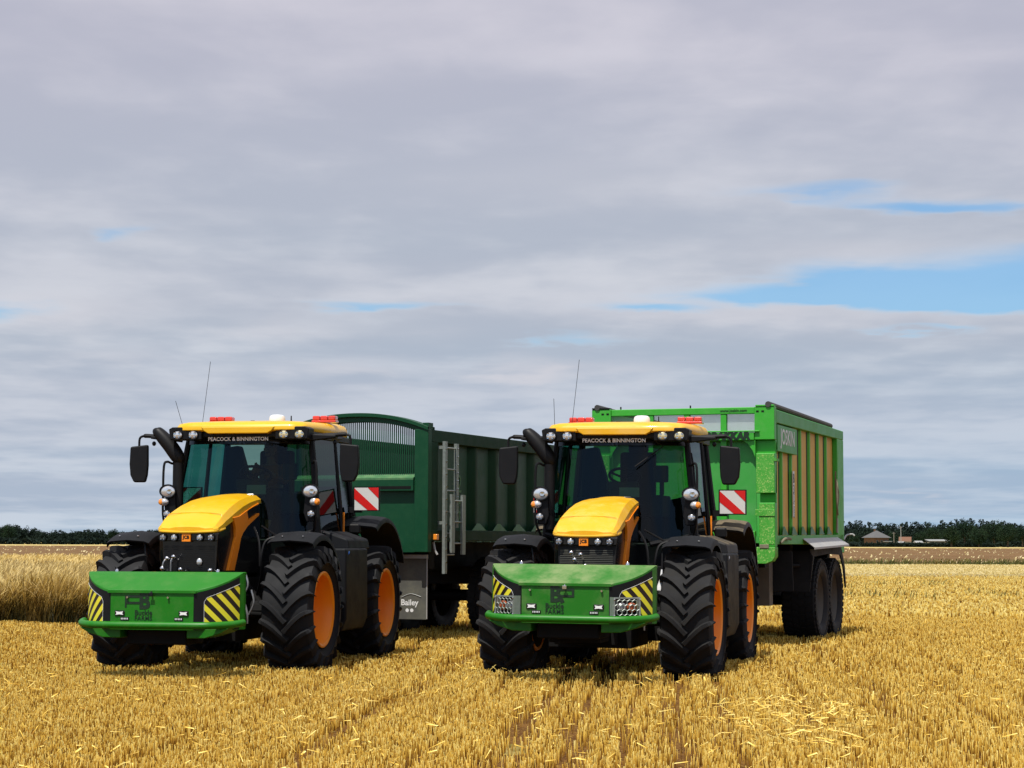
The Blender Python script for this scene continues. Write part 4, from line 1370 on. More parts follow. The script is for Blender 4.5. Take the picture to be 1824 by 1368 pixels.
def front_box(which, base):
    L_ = which == 'L'
    dz, dy = (0, 0) if L_ else (.14, .10)
    lab = ('clean green tool box on the nose of the tractor with the driver' if L_ else
           'dusty green tool box with two caged lamps on the nose of the empty cab tractor')
    b = thing('front_tool_box', lab, 'tool box', (0, 0, 0), 0, 'green boxes on the tractor noses')
    M = base.matrix_basis.copy()
    M = Matrix.Translation(base.location) @ base.rotation_euler.to_matrix().to_4x4() @ Matrix.Translation((0, dy, dz))
    b.location = M.to_translation()
    b.rotation_euler = M.to_euler()
    g = 'box_green' if L_ else 'box_green_dusty'
    foot = []
    N = 16
    def corner(q):
        a = R(90 * q)
        e, l_ = (.50 + .45 * math.sin(a), -1.62 - .43 * math.cos(a)), (.50 + .45 * q, -2.05 + .43 * q)
        return (e[0] * .5 + l_[0] * .5, e[1] * .5 + l_[1] * .5)
    arc = [corner(k / N) for k in range(N + 1)]
    # body: front, rounded black corners and green ends
    def wall(pts, z0, mat, name, thick=.0):
        mb = MB()
        rows = [[(x_, y_, z0) for x_, y_ in pts], [(x_, y_, lid_z(y_) - .028) for x_, y_ in pts]]
        mb.loft(rows)
        return mb.build(name, mat, b, solid=.012)
    wall([(-.50, -2.05), (.50, -2.05)], .60, g, 'front_panel')
    for sd in (-1, 1):
        wall([(sd * x_, y_) for x_, y_ in arc[:15]], .60, 'black_plastic', 'corner_panel')
        wall([(sd * x_, y_) for x_, y_ in arc[14:]], .60, g, 'corner_trim')
        wall([(sd * .95, -1.62), (sd * .95, -1.57)], .60, g, 'end_panel')
        # hazard chevrons follow the rounded corner
        mb = MB()
        rows0, rows1, us = [], [], []
        k0, k1 = 3.0, 13.9
        ss = 0
        pv_ = None
        K = 14
        for k in range(K + 1):
            kk = k0 + (k1 - k0) * k / K
            a = R(90 * kk / N)
            nx, ny = math.sin(a), -math.cos(a)
            x_, y_ = corner(kk / N)
            x_, y_ = x_ + nx * .010, y_ + ny * .010
            if pv_:
                ss += math.hypot(x_ - pv_[0], y_ - pv_[1])
            pv_ = (x_, y_)
            top = min(.955 + .36 * ss, lid_z(y_) - .05)
            if k == 0:
                top = .915
            rows0.append((sd * x_, y_, .665))
            rows1.append((sd * x_, y_, top))
            us.append(ss)
        mb.loft([rows0, rows1])
        me_o = mb.build('hazard_panel', 'hazard_stripes', b)
        me = me_o.data
        uvl = me.uv_layers.new(name='UVMap')
        for lp_ in me.loops:
            co_ = me.vertices[lp_.vertex_index].co
            j = min(range(len(rows0)), key=lambda q: (rows0[q][0] - co_.x) ** 2 + (rows0[q][1] - co_.y) ** 2)
            uvl.data[lp_.index].uv = (us[j], co_.z)
        # thin white edge of the panel
        MB().tube([(p_[0] * 1.001, p_[1] - .002, p_[2]) for p_ in ([rows0[0], rows1[0]] + rows1[1:])], .002, 5).build('panel_edge', 'decal_white', b)
    mb = MB()
    mb.prism([(-.5, -2.05)] + [(-x_, y_) for x_, y_ in arc[1:]] + [(-.95, -1.57), (.95, -1.57)] + [(x_, y_) for x_, y_ in reversed(arc)], 2, .595, .63)
    mb.span(-.94, .94, -1.58, -1.56, .63, 1.2)
    mb.build('base_plate', g, b)
    # lid
    ys = [-2.075, -2.05, -2.03, -2.0, -1.96, -1.92, -1.87, -1.82, -1.76, -1.70, -1.64, -1.60, -1.56]
    rows = []
    for y_ in ys:
        w_ = lid_w(max(y_, -2.05)) + .008
        if y_ < -2.04:
            w_ = .53
        z_ = lid_z(y_)
        xs = [-w_, -w_ * .98, -w_ * .5, 0, w_ * .5, w_ * .98, w_]
        rows.append([(x_, y_, z_ - (.006 if abs(x_) == w_ else 0)) for x_ in xs] + [(x_, y_, z_ - .03) for x_ in reversed(xs)])
    lid = MB().loft(rows, closed=True, cap=True).build('lid', g, b, ang=40)
    for sd in (-1, 1):
        MB().lathe([(.022, 0), (.022, .014), (.012, .03), (.001, .032)], center=(sd * .62, -1.59, 1.25), axis='Z', n=10).build('lid_bolt', 'chrome', lid)
    # latch under the lid's front edge
    lt = MB()
    lt.tube([(0, -2.065, 1.03), (0, -2.10, 1.012)], .012, 8)
    lt.box(.0, -2.10, 1.0, .05, .012, .04)
    lt.build('latch', 'chrome' if not L_ else 'black_plastic', b, bevel=.004)
    # studs on the front
    for sx_ in ((-.29, .20) if L_ else (-.40, .42)):
        MB().tube([(sx_, -2.05, .965), (sx_, -2.085, .965)], .012, 8).build('stud', 'chrome', b)
    # bumper bar
    bar = catmull([(-.97, -1.70, .675), (-.93, -1.86, .662), (-.80, -2.03, .655), (-.60, -2.13, .652), (0, -2.15, .652), (.60, -2.13, .652), (.80, -2.03, .655), (.93, -1.86, .662), (.97, -1.70, .675)], 5)
    MB().tube(bar, .042, 12).build('bumper_bar', 'box_green', b)
    for sd in (-1, 1):
        mb = MB().prism([(sd * .40, .60), (sd * .90, .62), (sd * .80, .56), (sd * .62, .505), (sd * .40, .50)], 1, -2.0, -1.5)
        mb.build('underside_bracket', 'box_green', b, bevel=.01)
    MB().span(-.36, .36, -1.9, -1.30, .42, .60).build('weight_block', 'chassis', b, bevel=.02)
    # position lamps with dark surround, and small plates
    for sd in (-1, 1):
        q = MB().box(sd * .385, -2.062, .785, .12, .014, .06).build('lamp_surround', 'black_gloss', b, bevel=.02)
        z0 = .785
        pl = MB().add([(sd * .385 + dx, -2.073, z0 + dzz) for dx, dzz in ((-.046, .020), (0, .014), (.046, .020), (.034, 0), (.046, -.020), (0, -.014), (-.046, -.020), (-.034, 0))], [tuple(range(8))])
        pl.build('position_lamp', 'white_plastic', q)
        xx = sd * (.325 if L_ else .33)
        q = MB().box(xx, -2.058, .722, .105, .010, .036).build('number_plate', 'black_gloss', b, bevel=.003)
        w_ = MB()
        for dx in (-.036, -.018, .0, .018, .036):
            w_.box(xx + dx, -2.066, .722, .010, .004, .018)
        w_.build('plate_lettering', 'decal_white', q)
    # the farm's mark: a big letter with the name below; beside it a dark open bracket shape
    cx = -.10 if L_ else -.12
    lg = text_obj('panel_mark', 'B', .245, 'mark_dark', b, (cx + .01, -2.059, .915), FR, bold=.011, sx=.95)
    k_ = -1 if L_ else 1
    ax = cx + k_ * .135
    lgp = MB()  # flat dark bracket shape beside the letter
    y_ = -2.060
    lgp.span(ax - .09, ax + .09, y_ - .001, y_, .962, .990)
    lgp.span(ax - .09, ax + .09, y_ - .001, y_, .890, .915)
    lgp.span(ax + k_ * .062, ax + k_ * .09, y_ - .001, y_, .915, .962)
    if L_:
        lgp.span(ax - .09, ax - .07, y_ - .001, y_, .85, .895)
    else:
        lgp.prism([(ax - .10, .895), (ax - .05, .895), (ax - .02, .84), (ax - .06, .82)], 1, y_ - .001, y_)
    lgp.build('panel_mark', 'mark_dark', b)
    text_obj('lettering', 'Buckle', .080, 'mark_dark', b, (cx, -2.060, .790), FR, bold=.0012)
    text_obj('lettering', 'FARMS', .070, 'mark_dark', b, (cx, -2.060, .727), FR, bold=.0006, space=1.05)
    if not L_:
        # galvanised cages with lamps behind
        for sd in (-1, 1):
            a = R(44)
            px_, py_ = corner(.27)
            px_ *= sd
            yaw = sd * R(36)
            cg = MB()
            W2, H2 = .165, .115
            for (x0, x1, z0_, z1_) in ((-W2, W2, -H2, -H2 + .016), (-W2, W2, H2 - .016, H2), (-W2, -W2 + .018, -H2 + .016, H2 - .016), (W2 - .018, W2, -H2 + .016, H2 - .016)):
                cg.span(x0, x1, -.004, .004, z0_, z1_)
            cg.span(-W2, -W2 + .004, .004, .10, -H2, H2)
            cg.span(W2 - .004, W2, .004, .10, -H2, H2)
            cg.span(-W2 + .004, W2 - .004, .004, .10, -H2, -H2 + .004)
            hr = .035
            for i in range(-3, 4):
                for j in range(-2, 3):
                    cx_, cz_ = i * hr * 1.74 + (hr * .87 if j % 2 else 0), j * hr * 1.5
                    if abs(cx_) > W2 - .02 or abs(cz_) > H2 - .012:
                        continue
                    pts = [(cx_ + hr * math.sin(R(60 * k)), 0, cz_ + hr * math.cos(R(60 * k))) for k in range(7)]
                    cg.tube(pts, .0055, 5, cap=False)
            c_ = cg.build('lamp_cage', 'galvanised', b)
            c_.location = (px_ + math.sin(yaw) * .085, py_ - math.cos(yaw) * .095, .785)
            c_.rotation_euler = (0, 0, yaw)
            MB().span(-W2 + .02, W2 - .02, .072, .082, -H2 + .01, H2 - .01).build('lamp_housing', 'black_plastic', c_)
            for lx, mt in ((-sd * .04, 'lamp_dull'), (sd * .085, 'amber_dull')):
                ll = MB().lathe([(.001, .02), (.035, .024), (.052, .04), (.055, .07)], center=(lx, 0, 0), axis='Y', n=16).build('lamp', mt, c_)
            for cz_ in (-.09, .09):
                for cx_ in (-W2 + .008, W2 - .008):
                    MB().ellipsoid((cx_, -.008, cz_), (.010, .008, .010), 8, 5).build('bolt', 'chrome', c_)
    return b


TL_ = tractor('L')
TR_ = tractor('R')
front_box('L', TL_)
front_box('R', TR_)

# @@PART4
# ------------------------------------------------------------------ trailers
def trailer_wheels(t, ys, xo, Rt, Wt, mat='rubber', rim='chassis'):
    first = None
    for sd in (-1, 1):
        for y_ in ys:
            xc = sd * (xo - Wt / 2)
            w = MB().lathe([(.001, sd * (Wt * .2)), (.10, sd * (Wt * .2)), (.13, sd * Wt * .1), (.15, -sd * .02), (.22, -sd * .03), (.24, -sd * .1)], n=20).build('wheel', rim, t)
            w.location = (xc, y_, Rt)
            MB().lathe([(.22, -sd * .02), (.26, 0), (Rt * .56, sd * .02), (Rt * .60, sd * Wt * .38), (Rt * .63, sd * Wt * .42), (Rt * .60, sd * Wt * .3), (Rt * .58, -sd * Wt * .4)], n=36).build('rim', 'tank_grey' if rim == 'chassis' else rim, w)
            if first is None:
                first = smooth_tyre_mb(Rt, Wt, Rt * .60).build('tyre', mat, w)
            else:
                c_ = first.copy()
                COL.objects.link(c_)
                c_.parent = w


# ---- bright green trailer behind the right tractor
G = thing('grain_trailer', 'bright green trailer with golden side panels behind the dusty tractor', 'trailer', (2.576, 29.776, 0), -R(19.5))
W2, Ln, H1, H0 = 1.425, 5.88, 3.62, 1.60
b = MB()
b.span(-W2 + .05, W2 - .05, .05, Ln - .05, H0 + .02, H0 + .12)
b.span(-1.28, -1.25, .1, Ln - .1, H0, H1 - .1)
b.span(-1.25, 1.25, Ln - .12, Ln - .08, H0, H1 - .06)
b.build('body', 'trailer_panel_green', G)
# front frame
for sd in (-1, 1):
    p = MB()
    x0, x1 = sd * 1.12, sd * 1.425
    zt = 3.66
    # post with recessed steps (dark openings are real pockets)
    segs = [(zt, 3.16), (3.10, 2.52), (2.46, 2.05)] if sd > 0 else [(zt, 2.05)]
    p.span(x0, x1, .0, .16, 3.16, zt)
    p.span(x0, x1, .09, .16, 2.96, 3.16)
    p.span(x0 + sd * .02, x1, .0, .16, 2.36, 2.96)
    p.span(x0 + sd * .06, x1, .09, .16, 2.22, 2.36)
    p.span(x0 + sd * .06, x1, .0, .16, 1.56, 2.22)
    p.build('front_post', 'trailer_green' if sd < 0 else 'trailer_green', G, bevel=.012)
    ch = MB()
    ch.span(x0 + sd * .03, x1 - sd * .01, -.006, -.001, 2.37, 2.95)
    ch.span(x0 + sd * .07, x1 - sd * .01, -.006, -.001, 1.60, 2.20)
    ch.build('chaff_dust', 'trailer_green_chaff', G)
    ft = MB().prism([(sd * 1.14, 1.56), (sd * 1.425, 1.56), (sd * 1.425, 1.42), (sd * 1.38, 1.35), (sd * 1.28, 1.31), (sd * 1.0, 1.31), (sd * 1.0, 1.40), (sd * 1.13, 1.45)], 1, -.01, .2)
    ft.build('post_foot', 'trailer_green_chaff', G, bevel=.01)
    MB().span(sd * 1.13, sd * 1.425, -.018, -.008, 2.02, 2.12).build('reflector_plate', 'trailer_dark_ledge' if sd < 0 else 'trailer_green_chaff', G, bevel=.004)
    MB().span(sd * 1.19, sd * 1.33, -.02, -.008, 1.54, 1.60).build('lamp', 'rope', G, bevel=.01)
    MB().span(sd * 1.14, sd * 1.42, -.01, .12, 3.66, 3.685).build('post_cap', 'black_plastic' if sd < 0 else 'trailer_green', G, bevel=.004)
    for hx in (1.17, 1.25):
        MB().span(sd * hx - .02, sd * hx + .02, -.004, .01, 3.575, 3.60).build('slot', 'chassis', G)
fr = MB()
fr.span(-1.12, 1.12, .02, .12, 3.555, 3.655)
fr.span(-1.12, 1.12, -.03, .13, 3.155, 3.275)
for x_ in (-.50, .07, .64):
    fr.span(x_ - .045, x_ + .045, .03, .12, 3.275, 3.555)
    fr.span(x_ - .045, x_ + .045, .02, .10, 1.6, 3.155)
fr.span(-1.12, 1.12, .0, .10, 1.62, 1.80)
fr.build('front_frame', 'trailer_green', G, bevel=.01)
MB().span(-1.13, 1.20, -.04, .0, 3.280, 3.300).build('front_ledge', 'trailer_green', G, bevel=.006)
pn = MB()
pn.span(-1.12, 1.12, .13, .15, 1.7, 3.2)
pn.build('front_panel', 'trailer_panel_green', G)
# rounded cover plates at the panel's upper corners
for sd in (-1, 1):
    MB().prism([(sd * .93, 3.16), (sd * 1.13, 3.16), (sd * 1.13, 2.9), (sd * 1.09, 3.0), (sd * 1.02, 3.10)], 1, .01, .06).build('corner_gusset', 'trailer_green', G)
m, t = mat_new('wire_mesh')
tcn = t.n('ShaderNodeTexCoord').outputs['Object']
sp = t.n('ShaderNodeSeparateXYZ', {0: tcn})
fx = t.m('ABSOLUTE', t.m('SUBTRACT', t.m('FRACT', t.m('MULTIPLY', sp.outputs[0], 60.0)), 0.5))
fz = t.m('ABSOLUTE', t.m('SUBTRACT', t.m('FRACT', t.m('MULTIPLY', sp.outputs[2], 60.0)), 0.5))
wire = t.m('LESS_THAN', t.m('MINIMUM', fx, fz), 0.15)
d = t.n('ShaderNodeBsdfPrincipled', {'Base Color': (0.36, 0.42, 0.38), 'Roughness': 0.6})
tr = t.n('ShaderNodeBsdfTransparent', {0: (0.95, 0.97, 0.95)})
mx = t.n('ShaderNodeMixShader', {0: t.m('MULTIPLY', wire, 0.9), 1: tr.outputs[0], 2: d.outputs[0]})
t.n('ShaderNodeOutputMaterial', {0: mx.outputs[0]})
MATS['wire_mesh'] = m
MB().span(-1.12, 1.12, .085, .090, 3.275, 3.555).build('mesh_window', 'wire_mesh', G)
text_obj('lettering', 'DRAKKAR', .155, 'mark_dark', G, (.70, -.034, 3.215), FR, bold=.012, sx=.98, shear=.12)
text_obj('lettering', 'www.joskin.com', .062, 'mark_dark', G, (.80, .016, 3.605), FR, bold=.001)
for x_ in (-.98, .12):
    MB().tube([(x_, .07, 3.65), (x_, .07, 3.70)], .012, 6).build('pin', 'black_plastic', G)

# sides
for sd in (1, -1):
    X0 = sd * (W2 - .09)
    MB().span(X0 - sd * .02, X0, .16, Ln - .15, 1.72, 3.46).build('side_panel', 'side_panel', G)
    rl = MB()
    rl.prism([(.16, 3.62), (Ln, 3.60), (Ln, 3.44), (.16, 3.42)], 0, sd * (W2 - .20), sd * W2)
    rl.build('top_rail', 'trailer_panel_green', G, bevel=.012)
    rb = MB()
    rb.prism([(.16, 1.60), (.16, 1.73), (Ln - .1, 1.77), (Ln - .1, 1.60)], 0, sd * (W2 - .16), sd * W2)
    rb.build('bottom_rail', 'trailer_panel_green', G, bevel=.008)
    # posts: trapezoid channels
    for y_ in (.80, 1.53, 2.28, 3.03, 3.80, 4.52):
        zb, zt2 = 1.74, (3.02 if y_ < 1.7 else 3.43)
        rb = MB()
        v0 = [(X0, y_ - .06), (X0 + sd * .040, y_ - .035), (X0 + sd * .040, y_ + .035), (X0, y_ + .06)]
        MB().span(X0, X0 + sd * .006, y_ - .13, y_ - .06, zb, zt2).build('post_shade_strip', 'mark_dark', G)  # flat dark strip standing for the shade in front of the post
        rb.loft([[(a, b_, zb) for a, b_ in v0], [(a, b_, zt2) for a, b_ in v0]], closed=True, cap=True)
        rb.build('side_post', 'trailer_post_lit', G, bevel=.006)
        gs = MB()
        z0 = 1.735 + .008 * y_
        gs.add([(sd * (W2 - .005), y_ - .25, z0), (sd * (W2 - .005), y_ + .20, z0), (X0 + sd * .06, y_ + .03, z0 + .13), (X0 + sd * .06, y_ - .06, z0 + .13)], [(0, 1, 2, 3)])
        gs.build('gusset', 'trailer_dark_ledge', G, solid=.008)
    MB().span(X0, sd * W2, Ln - .62, Ln, 1.45, 3.44).build('rear_post', 'trailer_green', G, bevel=.015)
    MB().span(X0, sd * (W2 - .01), .16, .22, 1.72, 3.02).build('front_side_flange', 'trailer_green', G)
    MB().span(sd * (W2 - .12), sd * (W2 - .002), .24, 1.72, 3.0, 3.40).build('name_plate', 'trailer_panel_green', G, bevel=.006)
    tp = MB().tube([(sd * (W2 - .09), -.02, 3.69), (sd * (W2 - .07), 2.5, 3.665), (sd * (W2 - .07), 5.0, 3.645)], .045, 10)
    tp.build('tarpaulin_roll', 'tarp', G)
    # hinges on the front edge
    MB().span(sd * (W2 - .01), sd * (W2 + .03), -.02, .20, 2.84, 2.88).build('hinge', 'trailer_green_chaff', G)
    fp = MB()
    fp.add([(sd * (W2 - .0), 2.1, 1.69), (sd * (W2 - .0), 5.2, 1.72), (sd * (W2 + .17), 5.36, 1.60), (sd * (W2 + .17), 2.2, 1.55), (sd * (W2 + .17), 5.36, 1.57), (sd * (W2 + .17), 2.2, 1.52)],
           [(0, 1, 2, 3), (3, 2, 4, 5)])
    fp.build('fender_plate', 'grey_steel', G, solid=.008)
    fl = MB()
    fl.prism([(sd * .78, 1.50), (sd * 1.44, 1.50), (sd * 1.50, 1.40), (sd * 1.44, .84), (sd * .78, .84)], 1, 2.56, 2.585)
    fl.build('mudflap', 'flap_black', G, bevel=.004)
    fl = MB().prism([(2.56, 1.52), (5.4, 1.56), (5.75, 1.2), (5.85, .85), (5.80, .84), (5.6, 1.2), (5.3, 1.42), (4.1, 1.44), (2.9, 1.40), (2.62, 1.05), (2.56, 1.05)], 0, sd * 1.43, sd * 1.455)
    fl.build('fender', 'flap_black', G)
MB().prism([(-1.40, 1.5), (1.40, 1.5), (1.42, .88), (-1.42, .88)], 1, 1.35, 1.37).build('mudflap', 'flap_black', G)
text_obj('lettering', 'JOSKIN', .33, 'decal_white', G, (W2 + .0005, .99, 3.22), RT, bold=.005, sx=1.0)
stk = MB().span(W2 - .028, W2 - .022, 1.47, 1.60, 2.02, 2.74).build('side_sticker', 'decal_white', G)
text_obj('lettering', 'B', .20, 'mark_dark', stk, (W2 - .0205, 1.535, 2.62), RT, bold=.004)
text_obj('lettering', '3', .20, 'mark_dark', stk, (W2 - .0205, 1.535, 2.45), RT, bold=.004)
text_obj('lettering', 'Buckle Farms', .085, 'mark_dark', stk, (W2 - .0205, 1.535, 2.20), (R(90), R(-90), R(90)), bold=.001, sx=.85)
rp = MB()
rp.tube(catmull([(W2 + .02, 4.98, 2.86), (W2 + .01, 5.0, 2.6), (W2 + .04, 4.96, 2.3), (W2 + .02, 5.0, 1.80)], 5), .012, 6)
for k in range(7):
    a = k * .9
    rp.tube(catmull([(W2 + .03, 4.97, 2.72), (W2 + .06, 4.93 + .08 * math.sin(a), 2.55 - .05 * k), (W2 + .04, 5.02 + .05 * math.cos(a), 2.36 - .04 * k), (W2 + .03, 4.97, 2.48)], 4), .014, 5)
rp.build('coiled_rope', 'rope', G)
MB().tube([(W2 + .01, 5.15, 2.05), (W2 + .01, 5.15, 1.80)], .014, 6).build('latch_rod', 'grey_steel', G)
hk = MB()
hk.tube(catmull([(W2 + .01, .32, 1.62), (W2 + .05, .45, 1.68), (W2 + .05, .75, 1.69), (W2 + .04, .95, 1.68)], 4), .022, 8)
hk.build('hook', 'rope', G)
hk = MB()
hk.tube(catmull([(W2 + .0, Ln - .05, 1.68), (W2 + .03, Ln + .06, 1.76), (W2 + .12, Ln + .12, 1.78), (W2 + .16, Ln + .12, 1.75)], 4), .016, 8)
hk.build('rear_latch', 'grey_steel', G)
c = MB()
c.span(-.35, -.22, -.6, Ln - .2, 1.02, 1.55)
c.span(.22, .35, -.6, Ln - .2, 1.02, 1.55)
c.tube([(-.28, -.6, 1.1), (0, -1.55, .66)], .07, 8)
c.tube([(.28, -.6, 1.1), (0, -1.55, .66)], .07, 8)
c.tube([(0, -1.5, .66), (0, -1.8, .64)], .05, 8)
c.span(-.5, .5, 3.5, 5.6, .70, 1.05)
c.tube([(-1.0, 3.95, .66), (1.0, 3.95, .66)], .08, 8)
c.tube([(-1.0, 5.3, .66), (1.0, 5.3, .66)], .08, 8)
c.span(-1.2, 1.2, .3, .5, 1.25, 1.6)
c.span(-1.2, 1.2, 2.2, 2.4, 1.25, 1.6)
c.span(-1.2, 1.2, Ln - .4, Ln - .2, 1.25, 1.6)
c.build('chassis', 'chassis', G)
tk = MB()
tk.span(.70, .80, -.05, .12, .50, 1.45)
tk.build('support_leg', 'tank_grey', G, bevel=.01)
MB().span(.84, 1.14, .9, 1.15, .66, 1.40).build('tool_locker', 'tank_grey', G, bevel=.01)
MB().tube([(1.0, 2.1, 1.26), (1.28, 2.50, 1.26)], .035, 8).build('spray_bar', 'black_plastic', G)
MB().tube([(-1.3, 2.0, 1.28), (1.25, 2.0, 1.28)], .04, 8).build('wing_stay', 'chassis', G)
trailer_wheels(G, (3.98, 5.30), 1.38, .68, .56)

# ---- dark green trailer behind the left tractor
D_ = thing('bulk_trailer', 'dark green trailer with arched grille headboard and ladder behind the left tractor', 'trailer', (-2.485, 31.5, 0), -R(22.6))
W2, Ln = 1.30, 7.6
g = 'trailer_dark_green'
hb = MB()
def arch(x_):
    return 3.675 - .24 * (abs(x_) / 1.30) ** 2.2
N = 24
xs = [-1.30 + 2.6 * k / N for k in range(N + 1)]
outer = [(x_, arch(x_)) for x_ in xs]
inner = [(x_, arch(x_) - .135) for x_ in [-1.05 + 2.1 * k / N for k in range(N + 1)]]
rows = []
ar = MB()
hbv = [[(x_, yy, arch(x_)) for x_ in xs] for yy in (-.10, .16)]
ar.loft([[(x_, -.10, arch(x_)) for x_ in xs], [(x_, .16, arch(x_)) for x_ in xs], [(x_, .16, arch(x_) - .14) for x_ in xs], [(x_, -.04, arch(x_) - .14) for x_ in xs],
         [(x_, -.04, arch(x_) - .06) for x_ in xs], [(x_, -.10, arch(x_) - .06) for x_ in xs], [(x_, -.10, arch(x_)) for x_ in xs]])
ar.build('arch_beam', g, D_, bevel=.005)
for sd in (-1, 1):
    MB().span(sd * 1.06, sd * 1.30, -.08, .06, 1.46, 3.40).build('front_post', g, D_, bevel=.01)
br = MB()
nb = 57
for k in range(nb):
    x_ = -1.05 + 2.1 * (k + .5) / nb
    br.span(x_ - .009, x_ + .009, .0, .012, 2.69, arch(x_) - .10)
br.build('grille_bars', g, D_)
# slanting shoulder under the grille and the lower headboard
MB().loft([[(-1.06, -.12, 2.63), (1.06, -.12, 2.63)], [(-1.06, .04, 2.70), (1.06, .04, 2.70)], [(-1.06, .04, 2.60), (1.06, .04, 2.60)], [(-1.06, -.12, 2.60), (1.06, -.12, 2.60)], [(-1.06, -.12, 2.63), (1.06, -.12, 2.63)]], cap=True).build('ledge', 'trailer_dark_ledge', D_)
lo = MB()
lo.span(-1.06, 1.06, -.12, -.08, 2.43, 2.60)
lo.span(-1.06, 1.06, -.02, .02, 1.46, 2.43)
lo.build('headboard', g, D_)
for (a, b_) in ((-.95, -.3), (.42, 1.02)):
    MB().span(a, b_, -.124, -.119, 2.455, 2.50).build('slot', 'chassis', D_)
bd = MB()
bd.span(-1.28, 1.28, .1, Ln, 1.66, 1.72)
bd.span(-1.28, 1.28, Ln - .04, Ln, 1.7, 3.3)
bd.build('body', g, D_)
for sd in (1, -1):
    X0 = sd * (W2 - .14)
    pn = MB().span(X0 - sd * .02, X0, .06, Ln, 1.75, 3.30)
    pn.build('side_wall', g, D_)
    g2_ = 'side_shade_green'
    MB().span(sd * (W2 - .16), sd * W2, .06, Ln, 3.20, 3.395).build('top_rail', g2_, D_, bevel=.01)
    MB().span(sd * (W2 - .14), sd * W2, .06, Ln, 1.64, 1.81).build('bottom_rail', g2_, D_, bevel=.01)
    MB().span(X0, sd * (W2 - .005), .06, .30, 1.80, 3.2).build('corner_post', g2_, D_)
    MB().span(sd * 1.19, sd * 1.29, -.05, .12, 3.40, 3.50).build('corner_cap', g, D_)
    for k in range(7):
        y_ = 1.95 + .87 * k
        v0 = [(X0, y_ - .20), (X0 + sd * .075, y_ - .06), (X0 + sd * .075, y_ + .06), (X0, y_ + .20)]
        MB().loft([[(a, b_, 1.80) for a, b_ in v0], [(a, b_, 3.20) for a, b_ in v0]], closed=True, cap=True).build('side_rib', g2_, D_, bevel=.006)
        MB().add([(sd * (W2 - .004), y_ - .30, 1.812), (sd * (W2 - .004), y_ + .30, 1.812), (X0 + sd * .12, y_ + .06, 1.93), (X0 + sd * .12, y_ - .06, 1.93)], [(0, 1, 2, 3)]).build('gusset', 'trailer_dark_ledge', D_, solid=.008)
    fl = MB().prism([(sd * .66, 1.36), (sd * 1.17, 1.36), (sd * 1.17, .40), (sd * .66, .40)], 1, .20, .215)
    f_ = fl.build('mudflap', 'flap_rubber', D_)
    MB().span(sd * .64, sd * 1.18, .16, .20, 1.36, 1.42).build('flap_bar', 'grey_steel', f_)
    ed = MB().span(sd * 1.155, sd * 1.17, .192, .199, .41, 1.36)
    ed.build('flap_edge', 'grey_steel', f_)
    if sd > 0:
        text_obj('lettering', 'Bailey', .13, 'decal_white', f_, (.86, .197, .66), FR, bold=.003)
        ac = MB().tube(catmull([(.72, .196, .745), (.88, .196, .80), (1.06, .196, .755)], 5), .006, 4)
        ac.build('emblem', 'decal_grey', f_)
        dt = MB()
        for dx in (.82, .90):
            dt.lathe([(.001, 0), (.03, 0)], center=(dx, .196, .54), axis='Y', n=12)
        dt.build('emblem', 'decal_white', f_)
        text_obj('lettering', '2', .42, 'trailer_dark_ledge', D_, (W2 - .132, 1.42, 2.56), RT, bold=.0, sx=.9)
        text_obj('lettering', 'TB', .40, 'trailer_dark_ledge', D_, (W2 - .132, 1.42, 2.16), (R(90), R(90), R(90)), bold=.0, sx=.9)
    MB().box(sd * 1.33, .16, 1.70, .07, .09, .09).build('marker_lamp', 'amber', D_, bevel=.01)
    MB().tube([(sd * 1.27, .2, 1.62), (sd * 1.30, .2, 1.48), (sd * 1.34, .2, 1.42)], .018, 6).build('handle', 'grey_steel', D_)
# galvanised folding ladder on the right flank
ld = MB()
xo = W2 + .10
for (y_, z0, z1) in ((.34, 1.12, 3.22), (.78, 1.85, 3.20)):
    ld.span(xo - .024, xo + .024, y_ - .042, y_ + .042, z0, z1)
for (y_, z0, z1) in ((.52, 1.45, 2.38), (.94, 1.42, 2.38)):
    ld.span(xo + .032, xo + .07, y_ - .06, y_ + .06, z0, z1)
for k in range(6):
    z_ = 1.42 + .34 * k
    ld.tube([(xo, .34, z_), (xo, .78 if z_ > 1.8 else .70, z_)], .013, 6)
for k in range(3):
    ld.tube([(xo + .045, .52, 1.60 + .34 * k), (xo + .045, .94, 1.60 + .34 * k)], .013, 6)
for z_ in (1.9, 3.1):
    ld.span(W2 - .02, xo - .02, .32, .36, z_, z_ + .05)
ldr = ld.build('ladder', 'galvanised', D_)
bt = MB()
for k in range(10):
    bt.ellipsoid((xo + .03, .34, 1.3 + .2 * k), (.012, .018, .018), 6, 4)
    bt.ellipsoid((xo + .03, .78, 1.95 + .13 * k), (.012, .014, .014), 6, 4)
bt.build('bolt', 'chrome', ldr)
c = MB()
c.span(-.40, -.25, -.8, Ln, 1.15, 1.62)
c.span(.25, .40, -.8, Ln, 1.15, 1.62)
c.span(-.95, .95, 3.1, 5.5, .90, 1.2)
c.span(-1.1, 1.1, .4, .6, 1.2, 1.64)
c.tube([(-.32, -.8, 1.2), (0, -2.2, .66)], .08, 8)
c.tube([(.32, -.8, 1.2), (0, -2.2, .66)], .08, 8)
c.tube([(0, -2.2, .66), (0, -2.7, .62)], .05, 8)
c.tube([(-1.0, 3.5, .68), (1.0, 3.5, .68)], .08, 8)
c.tube([(-1.0, 4.95, .68), (1.0, 4.95, .68)], .08, 8)
c.build('chassis', 'chassis', D_)
vl = MB()
for (y_, z_, l_) in ((3.2, .95, .16), (4.6, 1.02, .14), (3.9, .80, .05), (3.0, .78, .05)):
    vl.tube([(1.12, y_, z_), (1.12, y_ + .02, z_ - l_)], .018, 6)
